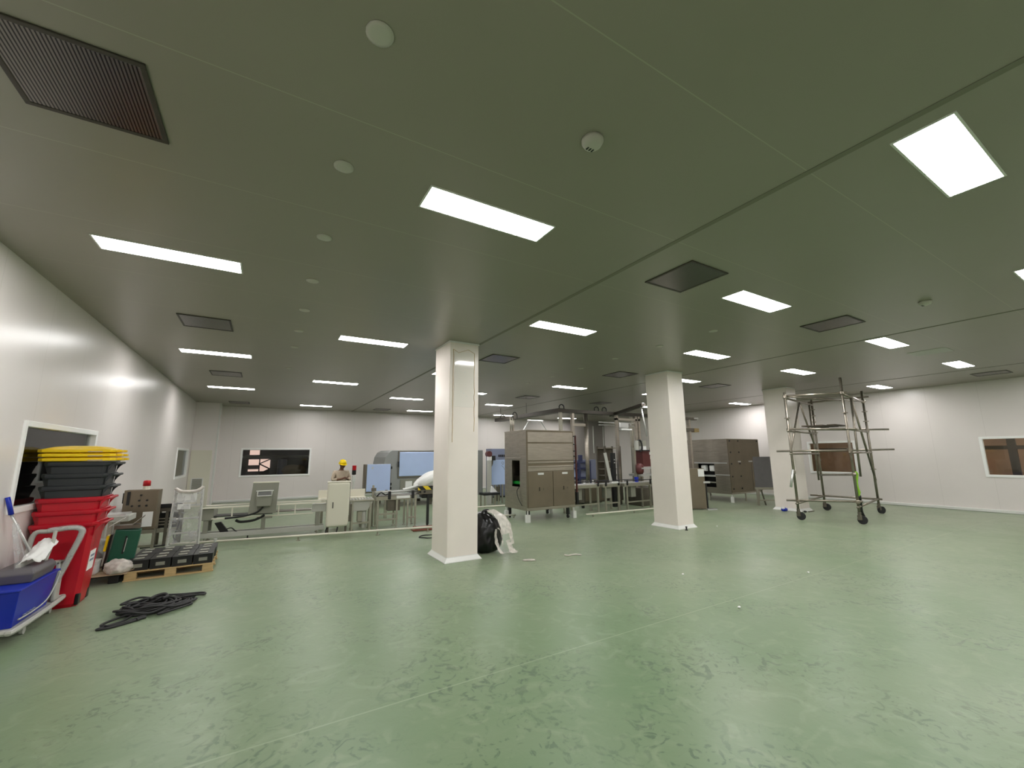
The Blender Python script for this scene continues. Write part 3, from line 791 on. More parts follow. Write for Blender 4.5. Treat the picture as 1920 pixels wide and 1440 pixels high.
m = MB(); m.c(0.11, 0, 0.10, 0.20, 0.24, 0.008, Matrix.Rotation(-0.75, 3, 'Y')); m.ob('flap', 'steel_dark', t)
def blob(name, mname, sx, sy, sz, seed, amp=0.22, freq=2.2, sub=4, flat=True):
    m = MB(); bmesh.ops.create_icosphere(m.bm, subdivisions=sub, radius=1)
    for v in m.bm.verts:
        k = 1+amp*noise.noise(v.co*freq+Vector((seed, seed*1.7, 0)))+amp*0.4*noise.noise(v.co*freq*3+Vector((seed, 2, 9)))
        z = v.co.z*k
        if flat and z < -0.75: z = -0.75
        v.co = Vector((v.co.x*k*sx, v.co.y*k*sy, (z+0.75)*sz))
    return m.ob(name, mname, None, smooth=True)
o = blob('white_bag', 'milky', 0.16, 0.15, 0.11, 3.3); o.location = (-1.74, 8.62, 0.138)
tag(o, 'crumpled white plastic bag on the front edge of the cardboard', 'bag')
o = blob('grey_bag', 'outer_grey', 0.19, 0.16, 0.26, 5.1, 0.25); o.location = (-2.16, 9.14, 0.138)
tag(o, 'bulging grey bag behind the green case against the left wall', 'bag')
t = thing('white_carton', 'flat white carton lying on the cardboard left of the green case', 'carton', (-2.12, 8.78, 0.138))
MB().b(-0.12, -0.12, 0, 0.12, 0.12, 0.18).ob('carton_body', 'paper', t, 0.006)
MB().b(-0.125, -0.125, 0.13, 0.125, 0.125, 0.185).ob('carton_lid', 'white', t, 0.006)

# ------------------------------------------------------------------ stainless control box with red beacon
t = thing('control_box', 'stainless control box on legs with push buttons, left of the ladder', 'control box', (-2.0, 11.0, 0), -0.1)
MB().b(-0.27, -0.10, 0.44, 0.27, 0.10, 1.20).ob('enclosure', 'steel_brown', t, 0.008)
m = MB(); m.b(-0.262, -0.112, 0.45, 0.262, -0.10, 1.19); dr = m.ob('door', 'steel_brown', t, 0.004)
for (x, z) in ((0.0, 1.10), (-0.02, 1.0), (0.10, 1.0), (-0.12, 0.9), (-0.01, 0.9), (0.10, 0.9)):
    MB().t((x, -0.128, z), (x, -0.112, z), 0.018, n=12).ob('button', 'black', dr)
MB().b(-0.30, -0.06, 0.95, -0.27, 0.06, 1.15).ob('side_handle', 'black', t, 0.01)
MB().b(-0.21, -0.13, 0.92, -0.17, -0.11, 1.17).ob('door_strip', 'black', dr)
MB().b(0.06, -0.118, 0.50, 0.22, -0.110, 0.78).ob('notice', 'paper', dr)
for x in (-0.24, 0.24): MB().b(x-0.02, -0.02, 0, x+0.02, 0.02, 0.44).ob('leg', 'frame_steel', t)
MB().b(-0.24, -0.02, 0.1, 0.24, 0.02, 0.14).ob('cross_rail', 'frame_steel', t)
t = thing('beacon', 'red warning beacon with white base on top of the control box', 'beacon', (-1.97, 11.0, 1.20))
MB().lathe([(0.055, 0), (0.055, 0.07)], 18).ob('beacon_base', 'cream', t)
MB().lathe([(0.062, 0.07), (0.062, 0.15), (0.055, 0.172), (0.02, 0.18)], 18).ob('beacon_lens', 'redlamp', t, smooth=True)

# ------------------------------------------------------------------ dark infeed conveyor along the left wall
t = thing('infeed_conveyor', 'dark infeed conveyor with black roller bed behind the aluminium ladder', 'conveyor', (-1.72, 11.62, 0))
MB().b(-0.68, -0.10, 0.70, 0.30, 0.30, 0.78).ob('bed', 'steel_dark', t, 0.004)
m = MB()
for k in range(11): m.t((-0.64+k*0.086, -0.08, 0.79), (-0.64+k*0.084, 0.28, 0.79), 0.022)
m.ob('rollers', 'black', t)
MB().b(-0.25, -0.12, 0.78, 0.29, -0.08, 0.86).ob('side_guard', 'black', t, 0.006)
for x in (-0.6, -0.12, 0.05, 0.26):
    for y in (-0.06, 0.26): MB().b(x-0.025, y-0.025, 0, x+0.025, y+0.025, 0.70).ob('leg', 'steel_dark', t)
MB().b(-0.6, -0.08, 0.28, 0.26, -0.04, 0.36).ob('cross_rail', 'frame_steel', t)
MB().b(-0.1, 0.0, 0.36, 0.22, 0.22, 0.66).ob('drive_box', 'black', t, 0.01)
for z in (0.42, 0.48, 0.54):
    MB().b(-0.08, -0.03, z, 0.20, -0.012, z+0.025).ob('drive_fin', 'steel', t)
m = MB(); m.path(smooth_path([(0.22, -0.05, 0.66), (0.28, -0.14, 0.5), (0.24, -0.12, 0.3), (0.2, -0.1, 0.2), (0.2, -0.14, 0.05), (-0.3, -0.2, 0.02)], 6), 0.014, 6); m.ob('cable', 'rubber', t, smooth=True)
t = thing('grey_rail_unit', 'grey guide rail unit on the left wall side behind the bins', 'guide rail', (-2.16, 10.4, 0))
MB().b(-0.22, -0.25, 0.70, 0.16, 0.25, 0.80).ob('rail_beam', 'lightgrey', t, 0.01)
MB().b(-0.22, -0.22, 0.80, 0.10, 0.2, 0.83).ob('rail_cap', 'alu', t)
for y in (-0.2, 0.2): MB().b(-0.12, y-0.025, 0, -0.06, y+0.025, 0.70).ob('leg', 'frame_steel', t)

# ------------------------------------------------------------------ aluminium ladder wrapped in plastic
t = thing('ladder', 'short aluminium ladder wrapped in clear plastic, standing behind the black trays', 'ladder', (-1.19, 10.15, 0))
ln = 0.10
def LP(x, z, dy=0): return (x*(1-0.10*(1-z/1.25)*-1), ln*z*0.9+dy, z)
for sx in (-0.215, 0.215):
    m = MB(); m.path([LP(sx*1.0, 0.0), LP(sx*0.97, 1.26)], 0.024, 4); m.ob('stile', 'alu', t)
for z in (0.14, 0.42, 0.68, 0.92, 1.14):
    m = MB(); p = LP(0, z); m.b(-0.20, p[1]-0.02, z-0.015, 0.20, p[1]+0.025, z+0.015); m.ob('rung', 'alu', t, 0.003)
m = MB(); N = 16
vs = [[m.bm.verts.new((-0.22+0.44*i/N, LP(0, 0.12+1.14*j/N)[1]-0.028+0.02*noise.noise(Vector((i*.45, j*.5, 1))), 0.12+1.12*j/N - (0.05*math.sin(PI*i/N) if j == N else 0))) for j in range(N+1)] for i in range(N+1)]
for i in range(N):
    for j in range(N): m.bm.faces.new((vs[i][j], vs[i+1][j], vs[i+1][j+1], vs[i][j+1]))
m.ob('plastic_wrap', 'clear', t, smooth=True)
m = MB(); m.c(-0.02, 0.075, 1.08, 0.30, 0.01, 0.22); m.c(-0.05, 0.06, 0.90, 0.20, 0.01, 0.10); m.ob('paper_label', 'paper', t)
m = MB(); m.path(smooth_path([(-0.215, 0.09, 1.24), (-0.1, 0.06, 1.18), (0.1, 0.06, 1.18), (0.215, 0.09, 1.25)], 5), 0.03, 8); plabel(m.ob('bunched_wrap', 'milky', t, smooth=True), 'bunched white plastic across the top')

# ------------------------------------------------------------------ checkweigher conveyor with terminal
LA = math.radians(-5)
def line_pt(s, v=0.0):
    return (-1.13+s*math.cos(LA)-v*math.sin(LA), 11.42+s*math.sin(LA)+v*math.cos(LA), 0)
t = thing('check_conveyor', 'pale conveyor with cream guard rails and long grey floor beam', 'conveyor', line_pt(0), LA)
MB().b(-0.22, -0.02, 0.10, 2.50, 0.08, 0.20).ob('floor_beam', 'lightgrey', t, 0.006)
MB().b(-0.22, 0.38, 0.10, 2.50, 0.46, 0.18).ob('floor_beam', 'lightgrey', t, 0.006)
for x in (0.15, 2.35):
    for y in (0.03, 0.42):
        MB().b(x-0.045, y-0.03, 0.2, x+0.045, y+0.03, 0.66).ob('leg', 'grey', t, 0.004)
        f = MB(); f.t((x, y, 0.02), (x, y, 0.10), 0.012); f.t((x, y, 0), (x, y, 0.02), 0.04); f.ob('foot', 'frame_steel', t)
m = MB(); m.b(1.19, 0.0, 0.2, 1.27, 0.06, 0.44); m.b(1.10, -0.01, 0.44, 1.40, 0.07, 0.48); m.ob('middle_leg', 'grey', t, 0.004)
f = MB(); f.t((0.95, 0.03, 0.02), (0.95, 0.03, 0.10), 0.014); f.t((0.95, 0.03, 0), (0.95, 0.03, 0.025), 0.035); f.ob('foot', 'black', t)
MB().prism([(0.02, 0.50), (0.05, 0.47), (0.28, 0.47), (0.28, 0.72), (0.06, 0.72), (0.0, 0.66), (0.0, 0.54)], -0.01, 0.45, 'y').ob('end_housing', 'grey', t, 0.006)
MB().b(2.22, -0.01, 0.52, 2.52, 0.45, 0.70).ob('end_housing', 'lightgrey', t, 0.008)
m = MB(); m.prism([(0.0, 0.725), (0.12, 0.75), (2.52, 0.75), (2.52, 0.72), (0.0, 0.72)], -0.05, 0.0, 'y'); m.ob('top_rail', 'cream', t, 0.004)
m = MB(); m.b(0.05, 0.44, 0.725, 2.52, 0.48, 0.75); m.ob('rear_rail', 'cream', t, 0.004)
MB().b(0.25, -0.03, 0.485, 2.25, 0.0, 0.51).ob('lower_rail', 'cream', t, 0.004)
for x in (0.62, 1.52, 1.86): MB().b(x-0.012, -0.035, 0.50, x+0.012, -0.008, 0.73).ob('rail_post', 'cream', t)
MB().b(0.28, 0.02, 0.53, 1.4, 0.42, 0.55).ob('belt', 'black', t)
MB().b(1.45, 0.02, 0.56, 2.2, 0.42, 0.575).ob('belt', 'steel_dark', t)
m = MB(); m.prism([(0.93, 0.56), (1.47, 0.56), (1.49, 1.24), (0.98, 1.25)], -0.10, -0.045, 'y'); tm = m.ob('terminal', 'grey', t, 0.008)
plabel(tm, 'grey terminal panel standing on the conveyor front')
MB().b(0.975, -0.105, 1.235, 1.495, -0.04, 1.262).ob('terminal_cap', 'cream', tm, 0.004)
m = MB(); m.prism([(1.08, 0.72), (1.36, 0.72), (1.38, 1.02), (1.06, 1.02)], -0.19, -0.10, 'y'); m.ob('terminal_box', 'grey', tm, 0.02)
m = MB(); m.path([(1.06, -0.19, 1.065), (1.40, -0.19, 1.065)], 0.012, 6); m.path([(1.09, -0.19, 1.06), (1.09, -0.2, 0.955), (1.37, -0.2, 0.955), (1.37, -0.19, 1.06)], 0.010, 6); m.ob('terminal_handle', 'white', tm)
MB().b(1.10, -0.192, 0.965, 1.36, -0.188, 1.05).ob('terminal_screen', 'screen', tm)
m = MB(); m.path(smooth_path([(1.22, -0.13, 0.72), (1.1, -0.12, 0.6), (0.85, -0.06, 0.53), (0.5, -0.05, 0.50)], 6), 0.022, 6); m.path(smooth_path([(1.25, -0.02, 0.52), (1.05, 0.0, 0.42), (0.8, 0.0, 0.40), (0.7, 0.02, 0.44)], 6), 0.03, 6); m.ob('cable', 'rubber', t, smooth=True)
m = MB(); m.prism([(0.30, 0.40), (0.42, 0.42), (0.58, 0.2), (0.42, 0.2)], 0.05, 0.12, 'y'); m.ob('motor', 'black', t, 0.01)
m = MB(); m.path(smooth_path([(0.50, 0.05, 0.24), (0.62, 0.04, 0.28), (0.70, 0.02, 0.22), (0.74, 0.0, 0.2)], 5), 0.012, 6); m.ob('motor_lead', 'rubber', t, smooth=True)

t = thing('floor_rail', 'long low pale guard pipe on short posts in front of the left conveyors', 'guard rail', (0, 0, 0))
P0, P1 = Vector((-1.50, 11.05, 0.10)), Vector((3.95, 10.05, 0.10))
MB().t(P0, P1, 0.025).ob('pipe', 'cream', t, smooth=True)
for k in (0.14, 0.42, 0.72, 0.93):
    p = P0.lerp(P1, k); m = MB(); m.t((p.x, p.y, 0), (p.x, p.y, 0.10), 0.016); m.t((p.x, p.y, 0), (p.x, p.y, 0.012), 0.045); m.ob('post', 'frame_steel', t)
p = P0.lerp(P1, 0.14); MB().t((p.x, p.y, 0.09), (p.x, p.y, 0.16), 0.034).ob('post_cap', 'alu', t)

t = thing('white_cabinet', 'tall cream cabinet with rounded front at the end of the pale conveyor', 'cabinet', line_pt(2.78, 0.0), LA)
m = MB(); m.prism([(-0.25, 0.16), (0.22, 0.16), (0.245, 0.25), (0.25, 1.20), (-0.25, 1.20)], -0.20, 0.10, 'y'); m.ob('cabinet_body', 'cream', t, 0.05, seg=4)
MB().b(-0.262, -0.19, 1.195, 0.262, 0.11, 1.215).ob('cabinet_top', 'cream', t, 0.006)
MB().b(-0.13, -0.21, 0.60, -0.11, -0.198, 0.74).ob('latch', 'black', t)
MB().b(0.25, -0.06, 0.40, 0.27, 0.08, 1.18).ob('side_edge', 'grey', t)
for x in (-0.2, 0.2): MB().b(x-0.025, -0.05, 0, x+0.025, 0.0, 0.16).ob('leg', 'steel_dark', t)
m = MB(); m.path(smooth_path([(-0.2, -0.1, 0.18), (-0.24, -0.16, 0.06), (-0.15, -0.2, 0.016), (-0.02, -0.18, 0.03), (0.02, -0.12, 0.16)], 6), 0.016, 6); m.ob('cable', 'rubber', t, smooth=True)

t = thing('hopper_conveyor', 'short steel conveyor with a grey tapered hopper right of the cream cabinet', 'conveyor', line_pt(3.05, 0.05), LA)
m = MB(); m.prism([(0.02, 0.71), (0.56, 0.71), (0.55, 0.66), (0.42, 0.47), (0.10, 0.47), (0.02, 0.64)], 0.0, 0.30, 'y'); m.ob('hopper', 'lightgrey', t, 0.006)
MB().b(-0.02, -0.03, 0.705, 0.585, 0.34, 0.74).ob('bed', 'frame_steel', t, 0.005)
m = MB()
for k in range(8): m.t((0.02+k*0.075, -0.02, 0.75), (0.02+k*0.075, 0.33, 0.75), 0.02)
m.ob('rollers', 'alu', t)
for x in (0.08, 0.50):
    for y in (0.02, 0.3):
        m = MB(); m.b(x-0.022, y-0.022, 0.03, x+0.022, y+0.022, 0.70); m.t((x, y, 0), (x, y, 0.03), 0.04); m.ob('leg', 'frame_steel', t)
MB().b(0.08, 0.0, 0.16, 0.50, 0.04, 0.20).ob('cross_rail', 'frame_steel', t)
MB().b(-0.06, -0.04, 0.24, 0.06, 0.14, 0.66).ob('drive_box', 'steel_dark', t, 0.01)
MB().b(0.20, 0.05, 0.20, 0.32, 0.20, 0.47).ob('gearbox', 'frame_steel', t, 0.02)
MB().t((0.36, 0.1, 0.05), (0.36, 0.1, 0.45), 0.06, n=14).ob('post', 'lightgrey', t, smooth=False)
t = thing('white_tray_rack', 'low cream tray rack standing behind the cream cabinet', 'rack', line_pt(2.95, 0.75), LA)
MB().b(-0.6, -0.15, 0.72, 0.55, 0.15, 0.76).ob('tray', 'cream', t, 0.004)
MB().b(-0.6, 0.13, 0.76, 0.55, 0.15, 0.95).ob('tray_back', 'cream', t)
for x in (-0.5, 0.45): MB().b(x-0.03, -0.1, 0, x+0.03, 0.1, 0.72).ob('leg', 'frame_steel', t)

# accumulation conveyor running on towards the nearest column
t = thing('packing_conveyor', 'steel packing conveyor with black rail clamps left of the nearest column', 'conveyor', line_pt(3.68, 0.0), LA)
MB().b(0.0, 0.0, 0.70, 1.04, 0.50, 0.79).ob('side_frame', 'frame_steel', t, 0.005)
MB().b(0.02, 0.03, 0.79, 1.03, 0.47, 0.81).ob('belt', 'steel_dark', t)
for y, z in ((0.03, 0.86), (0.10, 0.90), (0.40, 0.90), (0.46, 0.86)):
    MB().t((0.0, y, z), (1.04, y, z), 0.012).ob('guide_rail', 'alu', t, smooth=True)
for x in (0.32, 0.92):
    for y in (-0.02, 0.5):
        MB().b(x-0.035, y-0.03, 0.72, x+0.035, y+0.03, 0.92).ob('rail_clamp', 'black', t, 0.01)
MB().b(0.50, -0.035, 0.735, 0.84, -0.012, 0.80).ob('notice', 'paper', t)
for x in (0.05, 0.52, 0.80, 1.0):
    for y in (0.03, 0.47):
        m = MB(); m.b(x-0.024, y-0.024, 0.05, x+0.024, y+0.024, 0.70); m.t((x, y, 0), (x, y, 0.05), 0.014); m.t((x, y, 0), (x, y, 0.015), 0.045); m.ob('leg', 'frame_steel', t)
MB().b(0.06, 0.0, 0.20, 0.55, 0.04, 0.24).ob('cross_rail', 'frame_steel', t)
MB().b(0.06, 0.0, 0.34, 0.55, 0.04, 0.38).ob('cross_rail', 'frame_steel', t)
MB().b(0.80, 0.0, 0.22, 1.0, 0.04, 0.26).ob('cross_rail', 'frame_steel', t)
MB().b(0.30, 0.10, 0.42, 0.62, 0.36, 0.70).ob('drive_box', 'steel_dark', t, 0.01)
m = MB(); m.path(smooth_path([(0.0, -0.02, 0.80), (0.1, -0.05, 0.90), (0.22, 0.0, 0.84), (0.34, -0.03, 0.88)], 5), 0.016, 6); m.ob('cable', 'rubber', t, smooth=True)
MB().t((-0.01, 0.56, 0.0), (-0.01, 0.56, 1.05), 0.026).ob('sensor_post', 'frame_steel', t)
MB().b(-0.06, 0.52, 0.90, 0.06, 0.60, 0.98).ob('sensor', 'steel_dark', t, 0.006)

t = thing('labelling_head', 'machine head under white plastic with hazard tape, half behind the nearest column', 'labelling machine', line_pt(5.15, 0.05), LA)
MB().b(-0.40, -0.05, 0.80, 0.25, 0.35, 0.97).ob('base_plate', 'steel_dark', t, 0.01)
MB().b(-0.42, -0.075, 0.92, 0.25, -0.055, 1.02).ob('hazard_strip', 'hazard', t)
MB().b(-0.16, -0.02, 0.03, -0.10, 0.04, 0.80).ob('stand_leg', 'black', t)
MB().t((-0.13, 0.01, 0), (-0.13, 0.01, 0.05), 0.03).ob('stand_foot', 'black', t)
MB().b(-0.30, 0.0, 0.70, 0.25, 0.3, 0.80).ob('stand_head', 'black', t, 0.03)
MB().t((-0.02, -0.04, 0.56), (0.04, -0.04, 0.56), 0.05, n=14).ob('handwheel', 'alu', t)
for x in (-0.36, -0.24): MB().t((x, -0.07, 0.87), (x, -0.045, 0.87), 0.03).ob('knob', 'black', t)
m = MB(); bmesh.ops.create_icosphere(m.bm, subdivisions=4, radius=1)
for v in m.bm.verts:
    k = 1+0.16*noise.noise(v.co*1.8+Vector((1, 4, 2)))+0.05*noise.noise(v.co*6)
    q = v.co*k
    v.co = Vector((q.x*0.46-0.02+0.0, q.y*0.22+0.15, 1.20+q.z*0.20+0.30*q.x*0.46/0.46*0.5))
plabel(m.ob('plastic_cover', 'paper', t, smooth=True), 'white plastic sheet tied over the head')
m = MB(); m.path(smooth_path([(-0.42, 0.0, 1.05), (-0.55, -0.02, 1.0), (-0.68, 0.0, 0.965), (-0.80, 0.02, 0.95)], 5), 0.03, 8, rs=None); plabel(m.ob('cover_tail', 'paper', t, smooth=True), 'twisted white tail of the plastic sheet')
t = thing('red_mat', 'folded red brown mat on the floor left of the nearest column', 'mat', (3.62, 10.45, 0), -0.1)
MB().b(-0.35, -0.2, 0, 0.45, 0.2, 0.035).ob('mat_layer', 'redbrown', t, 0.01)
MB().b(-0.28, -0.16, 0.035, 0.45, 0.2, 0.06).ob('mat_layer', 'redbrown', t, 0.01)
t = thing('wire_loop', 'thin dark wire loop lying on the floor left of the nearest column', 'wire', (3.40, 9.45, 0))
m = MB(); m.path([(0.26*math.cos(a*PI/12), 0.18*math.sin(a*PI/12), 0.012+0.006*math.sin(a)) for a in range(24)], 0.012, 6, True); m.ob('wire', 'rubber', t, smooth=True)

# ------------------------------------------------------------------ blue filmed machines along the back
t = thing('big_blue_machine', 'large rounded steel machine with blue filmed door, behind the nearest column', 'machine', (0, 0, 0))
m = MB(); m.prism([(3.76, 0.25), (3.76, 1.55), (3.80, 1.78), (3.90, 1.95), (4.05, 2.03), (7.75, 2.03), (7.75, 0.25)], 15.5, 17.3, 'y')
m.ob('housing', 'outer_grey', t, 0.02)
MB().b(4.30, 15.44, 1.08, 7.2, 15.50, 1.96).ob('filmed_door', 'film', t, 0.02)
MB().b(4.26, 15.46, 1.03, 7.24, 15.499, 2.0).ob('door_surround', 'steel_dark', t)
MB().b(4.36, 15.46, 0.52, 7.2, 15.5, 0.98).ob('lower_panel', 'grey', t, 0.01)
MB().b(4.55, 15.45, 0.66, 4.80, 15.46, 0.90).ob('notice', 'paper', t)
MB().b(4.24, 15.41, 1.42, 4.29, 15.46, 1.62).ob('door_handle', 'black', t, 0.006)
MB().b(5.1, 15.42, 1.03, 6.0, 15.46, 1.06).ob('door_seal', 'bagblack', t)
for x in (4.0, 5.6, 7.4):
    for y in (15.7, 17.1): MB().b(x-0.06, y-0.06, 0, x+0.06, y+0.06, 0.25).ob('foot', 'steel_dark', t)
t = thing('blue_control_cabinet', 'square control cabinet covered in pale blue film on a steel post', 'control cabinet', (2.95, 13.0, 0))
m = MB(); m.prism([(-0.38, -0.2), (0.38, -0.2), (0.38, 0.12), (-0.28, 0.2), (-0.38, 0.1)], 0.83, 1.58, 'z'); m.ob('cabinet_body', 'steel_dark', t, 0.01)
MB().b(-0.33, -0.225, 0.80, 0.35, -0.20, 1.58).ob('filmed_door', 'film', t, 0.008)
for z in (0.88, 1.0, 1.48): MB().b(0.352, -0.22, z-0.05, 0.40, -0.16, z+0.03).ob('hinge', 'black', t, 0.004)
MB().b(-0.20, -0.235, 1.45, -0.16, -0.224, 1.50).ob('lock', 'alu', t)
MB().b(-0.42, -0.1, 0.74, 0.42, 0.1, 0.83).ob('support_bar', 'frame_steel', t)
for x in (-0.36, 0.3): MB().b(x-0.04, -0.04, 0, x+0.04, 0.04, 0.74).ob('post', 'frame_steel', t)
t = thing('signal_post', 'thin post with red and black signal unit beside the worker', 'signal post', (2.52, 14.25, 0))
MB().t((0, 0, 0), (0, 0, 1.18), 0.03).ob('post', 'white', t)
MB().b(-0.05, -0.05, 1.02, 0.05, 0.05, 1.22).ob('junction_box', 'white', t, 0.006)
MB().b(-0.055, -0.05, 1.24, 0.055, 0.05, 1.38).ob('black_unit', 'black', t, 0.006)
MB().b(-0.055, -0.05, 1.38, 0.055, 0.05, 1.53).ob('red_unit', 'redlamp', t, 0.006)
MB().b(-0.02, -0.02, 1.2, 0.02, 0.02, 1.24).ob('coupling', 'steel', t)

t = thing('blue_filmed_panel', 'cabinet with pale blue film on legs, right of the nearest column', 'control cabinet', (7.78, 14.4, 0))
MB().b(-0.27, -0.02, 0.72, 0.36, 0.30, 1.62).ob('cabinet_body', 'steel_dark', t, 0.01)
m = MB(); m.prism([(-0.30, 0.70), (0.37, 0.70), (0.37, 1.64), (-0.14, 1.64), (-0.17, 1.48), (-0.30, 1.20)], -0.045, -0.02, 'y'); fd = m.ob('filmed_door', 'film', t, 0.006)
m = MB(); m.path(smooth_path([(0.20, -0.048, 1.54), (0.27, -0.048, 1.45), (0.30, -0.048, 1.54), (0.22, -0.048, 1.56)], 4), 0.007, 5); m.path(smooth_path([(0.20, -0.048, 1.42), (0.30, -0.048, 1.34), (0.33, -0.048, 1.26)], 4), 0.007, 5); plabel(m.ob('torn_film', 'bluegrey', fd), 'torn curl in the blue film')
for x in (-0.05, 0.26):
    for y in (0.0, 0.26): MB().b(x-0.025, y-0.025, 0, x+0.025, y+0.025, 0.72).ob('leg', 'frame_steel', t)
MB().b(0.02, 0.05, 0.08, 0.20, 0.22, 0.62).ob('lower_box', 'steel_dark', t, 0.01)
t = thing('tall_blue_cabinet', 'tall blue grey cabinet with top louvre against the back, left of the enclosure', 'cabinet', (9.0, 16.3, 0))
MB().b(-0.45, 0, 0.06, 0.5, 0.5, 2.1).ob('cabinet_body', 'bluegrey', t, 0.01)
dd = MB().b(-0.42, -0.02, 0.1, 0.47, 0, 2.07).ob('door', 'bluegrey', t, 0.006)
for k in range(4): MB().b(-0.10+k*0.09, -0.028, 1.74, -0.035+k*0.09, -0.018, 1.84).ob('louvre', 'bagblack', dd)
MB().b(-0.42, 0.03, 0, 0.47, 0.45, 0.06).ob('plinth', 'black', t)
t = thing('motor_unit', 'dark maroon motor with black box on a grey post beside the blue film cabinet', 'motor', (7.36, 14.2, 0))
MB().b(-0.08, -0.05, 0, 0.08, 0.05, 1.62).ob('post', 'lightgrey', t, 0.006)
MB().t((0, -0.05, 1.86), (0, 0.12, 1.86), 0.11, n=18).ob('motor_body', 'maroon', t, smooth=False)
MB().b(-0.06, -0.05, 1.62, 0.10, 0.08, 1.77).ob('bracket', 'paper', t, 0.01)
MB().b(0.09, -0.06, 1.62, 0.25, 0.06, 1.80).ob('terminal_box', 'black', t, 0.01)
t = thing('black_bench', 'low black bench with small white fitting, right of the nearest column', 'bench', (7.1, 13.6, 0))
MB().b(-0.35, -0.2, 0.42, 0.30, 0.2, 0.50).ob('bench_top', 'black', t, 0.01)
for x in (-0.3, 0.25):
    for y in (-0.15, 0.15): MB().b(x-0.02, y-0.02, 0, x+0.02, y+0.02, 0.42).ob('leg', 'frame_steel', t)
m = MB(); m.prism([(0.02, 0.50), (0.28, 0.50), (0.06, 0.72)], -0.03, 0.05, 'y'); m.ob('white_fitting', 'paper', t)
t = thing('rear_rail', 'low pale guard pipe behind the stainless enclosure', 'guard rail', (0, 0, 0))
MB().t((6.0, 12.9, 0.12), (8.4, 12.6, 0.12), 0.025).ob('pipe', 'cream', t, smooth=True)
for x, y in ((6.2, 12.87), (8.2, 12.63)): MB().t((x, y, 0), (x, y, 0.12), 0.02).ob('post', 'frame_steel', t)

# ------------------------------------------------------------------ stainless enclosure (oven-like) in the middle
t = thing('steel_enclosure', 'tall stainless machine enclosure on castors right of the nearest column', 'machine', (6.30, 9.88, 0))
W_, D_, Z0, Z1 = 1.66, 1.24, 0.30, 2.50
MB().b(0, 0, Z0, W_, D_, Z0+0.08).ob('base_frame', 'steel', t, 0.005)
# shell with an opening in the left side
m = MB(); th = 0.03
m.b(0, th, Z0+0.08, th, 0.38, Z1); m.b(0, 0.82, Z0+0.08, th, D_, Z1); m.b(0, 0.38, Z0+0.08, th, 0.82, 0.92); m.b(0, 0.38, 1.66, th, 0.82, Z1)
m.ob('left_side', 'steel', t, 0.003)
MB().b(W_-th, th, Z0+0.08, W_, D_, Z1).ob('right_side', 'steel', t, 0.003)
MB().b(th, D_-th, Z0+0.08, W_-th, D_, Z1).ob('rear_side', 'steel', t)
MB().b(-0.01, -0.01, Z1, W_+0.01, D_+0.01, Z1+0.02).ob('roof', 'steel', t, 0.004)
MB().b(0, 0, Z0+0.08, W_, th, Z1).ob('front_side', 'steel_brown', t, 0.003)
MB().b(0.03, -0.012, 2.17, W_-0.03, 0, 2.46).ob('upper_panel', 'steel', t, 0.005)
MB().b(0.03, -0.012, 1.66, W_-0.03, 0, 2.13).ob('upper_panel', 'steel', t, 0.005)
for z in (1.58, 1.46): MB().b(0.03, -0.018, z, W_-0.03, 0, z+0.05).ob('trim_bar', 'steel', t, 0.006)
MB().b(0.03, -0.012, 1.36, W_-0.03, 0, 1.45).ob('middle_panel', 'steel', t, 0.004)
for k, (x0, x1) in enumerate(((0.03, 0.86), (0.88, W_-0.03))):
    dd = MB().b(x0, -0.016, Z0+0.08, x1, 0, 1.34).ob('door', 'steel_brown', t, 0.005)
    xm = x0+0.42
    MB().b(xm-0.10, -0.022, 1.26, xm+0.10, -0.014, 1.315).ob('notice', 'paper', dd)
    MB().b(x0+0.36, -0.026, 0.82, x0+0.38, -0.014, 0.92).ob('latch', 'black', dd)
    MB().b(x0+0.50, -0.022, 0.84, x0+0.515, -0.014, 0.9).ob('keyhole', 'steel_dark', dd)
MB().b(-0.012, 0.30, 1.70, 0, D_-0.05, 1.735).ob('side_trim', 'steel', t, 0.004)
MB().b(0.10, 0.20, 0.98, 1.5, 1.0, 1.06).ob('inner_belt', 'brightgreen', t, 0.01)
MB().b(0.30, 0.25, 1.06, 1.4, 1.15, 1.20).ob('inner_block', 'steel_dark', t)
MB().b(0.42, 0.45, 1.24, 0.46, 1.0, 1.5).ob('inner_plate', 'lightgrey', t)
m = MB(); m.path(smooth_path([(-0.01, 0.42, 0.91), (-0.05, 0.46, 0.8), (-0.05, 0.38, 0.6), (-0.02, 0.24, 0.42)], 5), 0.010, 6); m.ob('side_cable', 'rubber', t, smooth=True)
for x, y in ((0.08, 0.1), (W_-0.2, 0.1), (0.1, D_-0.1), (W_-0.2, D_-0.1)):
    f = MB(); f.b(x-0.04, y-0.04, 0.10, x+0.04, y+0.04, Z0); c = f.ob('castor', 'black', t, 0.006)
    MB().t((x-0.02, y, 0.05), (x+0.02, y, 0.05), 0.05, n=16).ob('wheel', 'black', c)
for k, (x, y) in enumerate(((0.02, 0.02), (W_-0.05, 0.02), (0.02, D_-0.05), (W_-0.05, D_-0.05))):
    m = MB(); m.b(x-0.055, y-0.055, 0, x+0.055, y+0.055, 0.20); m.t((x, y, 0.21), (x, y, Z0), 0.018, n=8)
    m.ob('levelling_foot', 'white', t, smooth=False)
m = MB(); m.path([(0.4, 0.8, 2.52), (0.62, 0.8, 2.86)], 0.02, 6); m.path([(1.3, 0.8, 2.52), (1.05, 0.8, 2.86)], 0.02, 6); m.path([(0.55, 0.8, 2.86), (1.12, 0.8, 2.86)], 0.02, 6); m.ob('lifting_frame', 'alu', t)
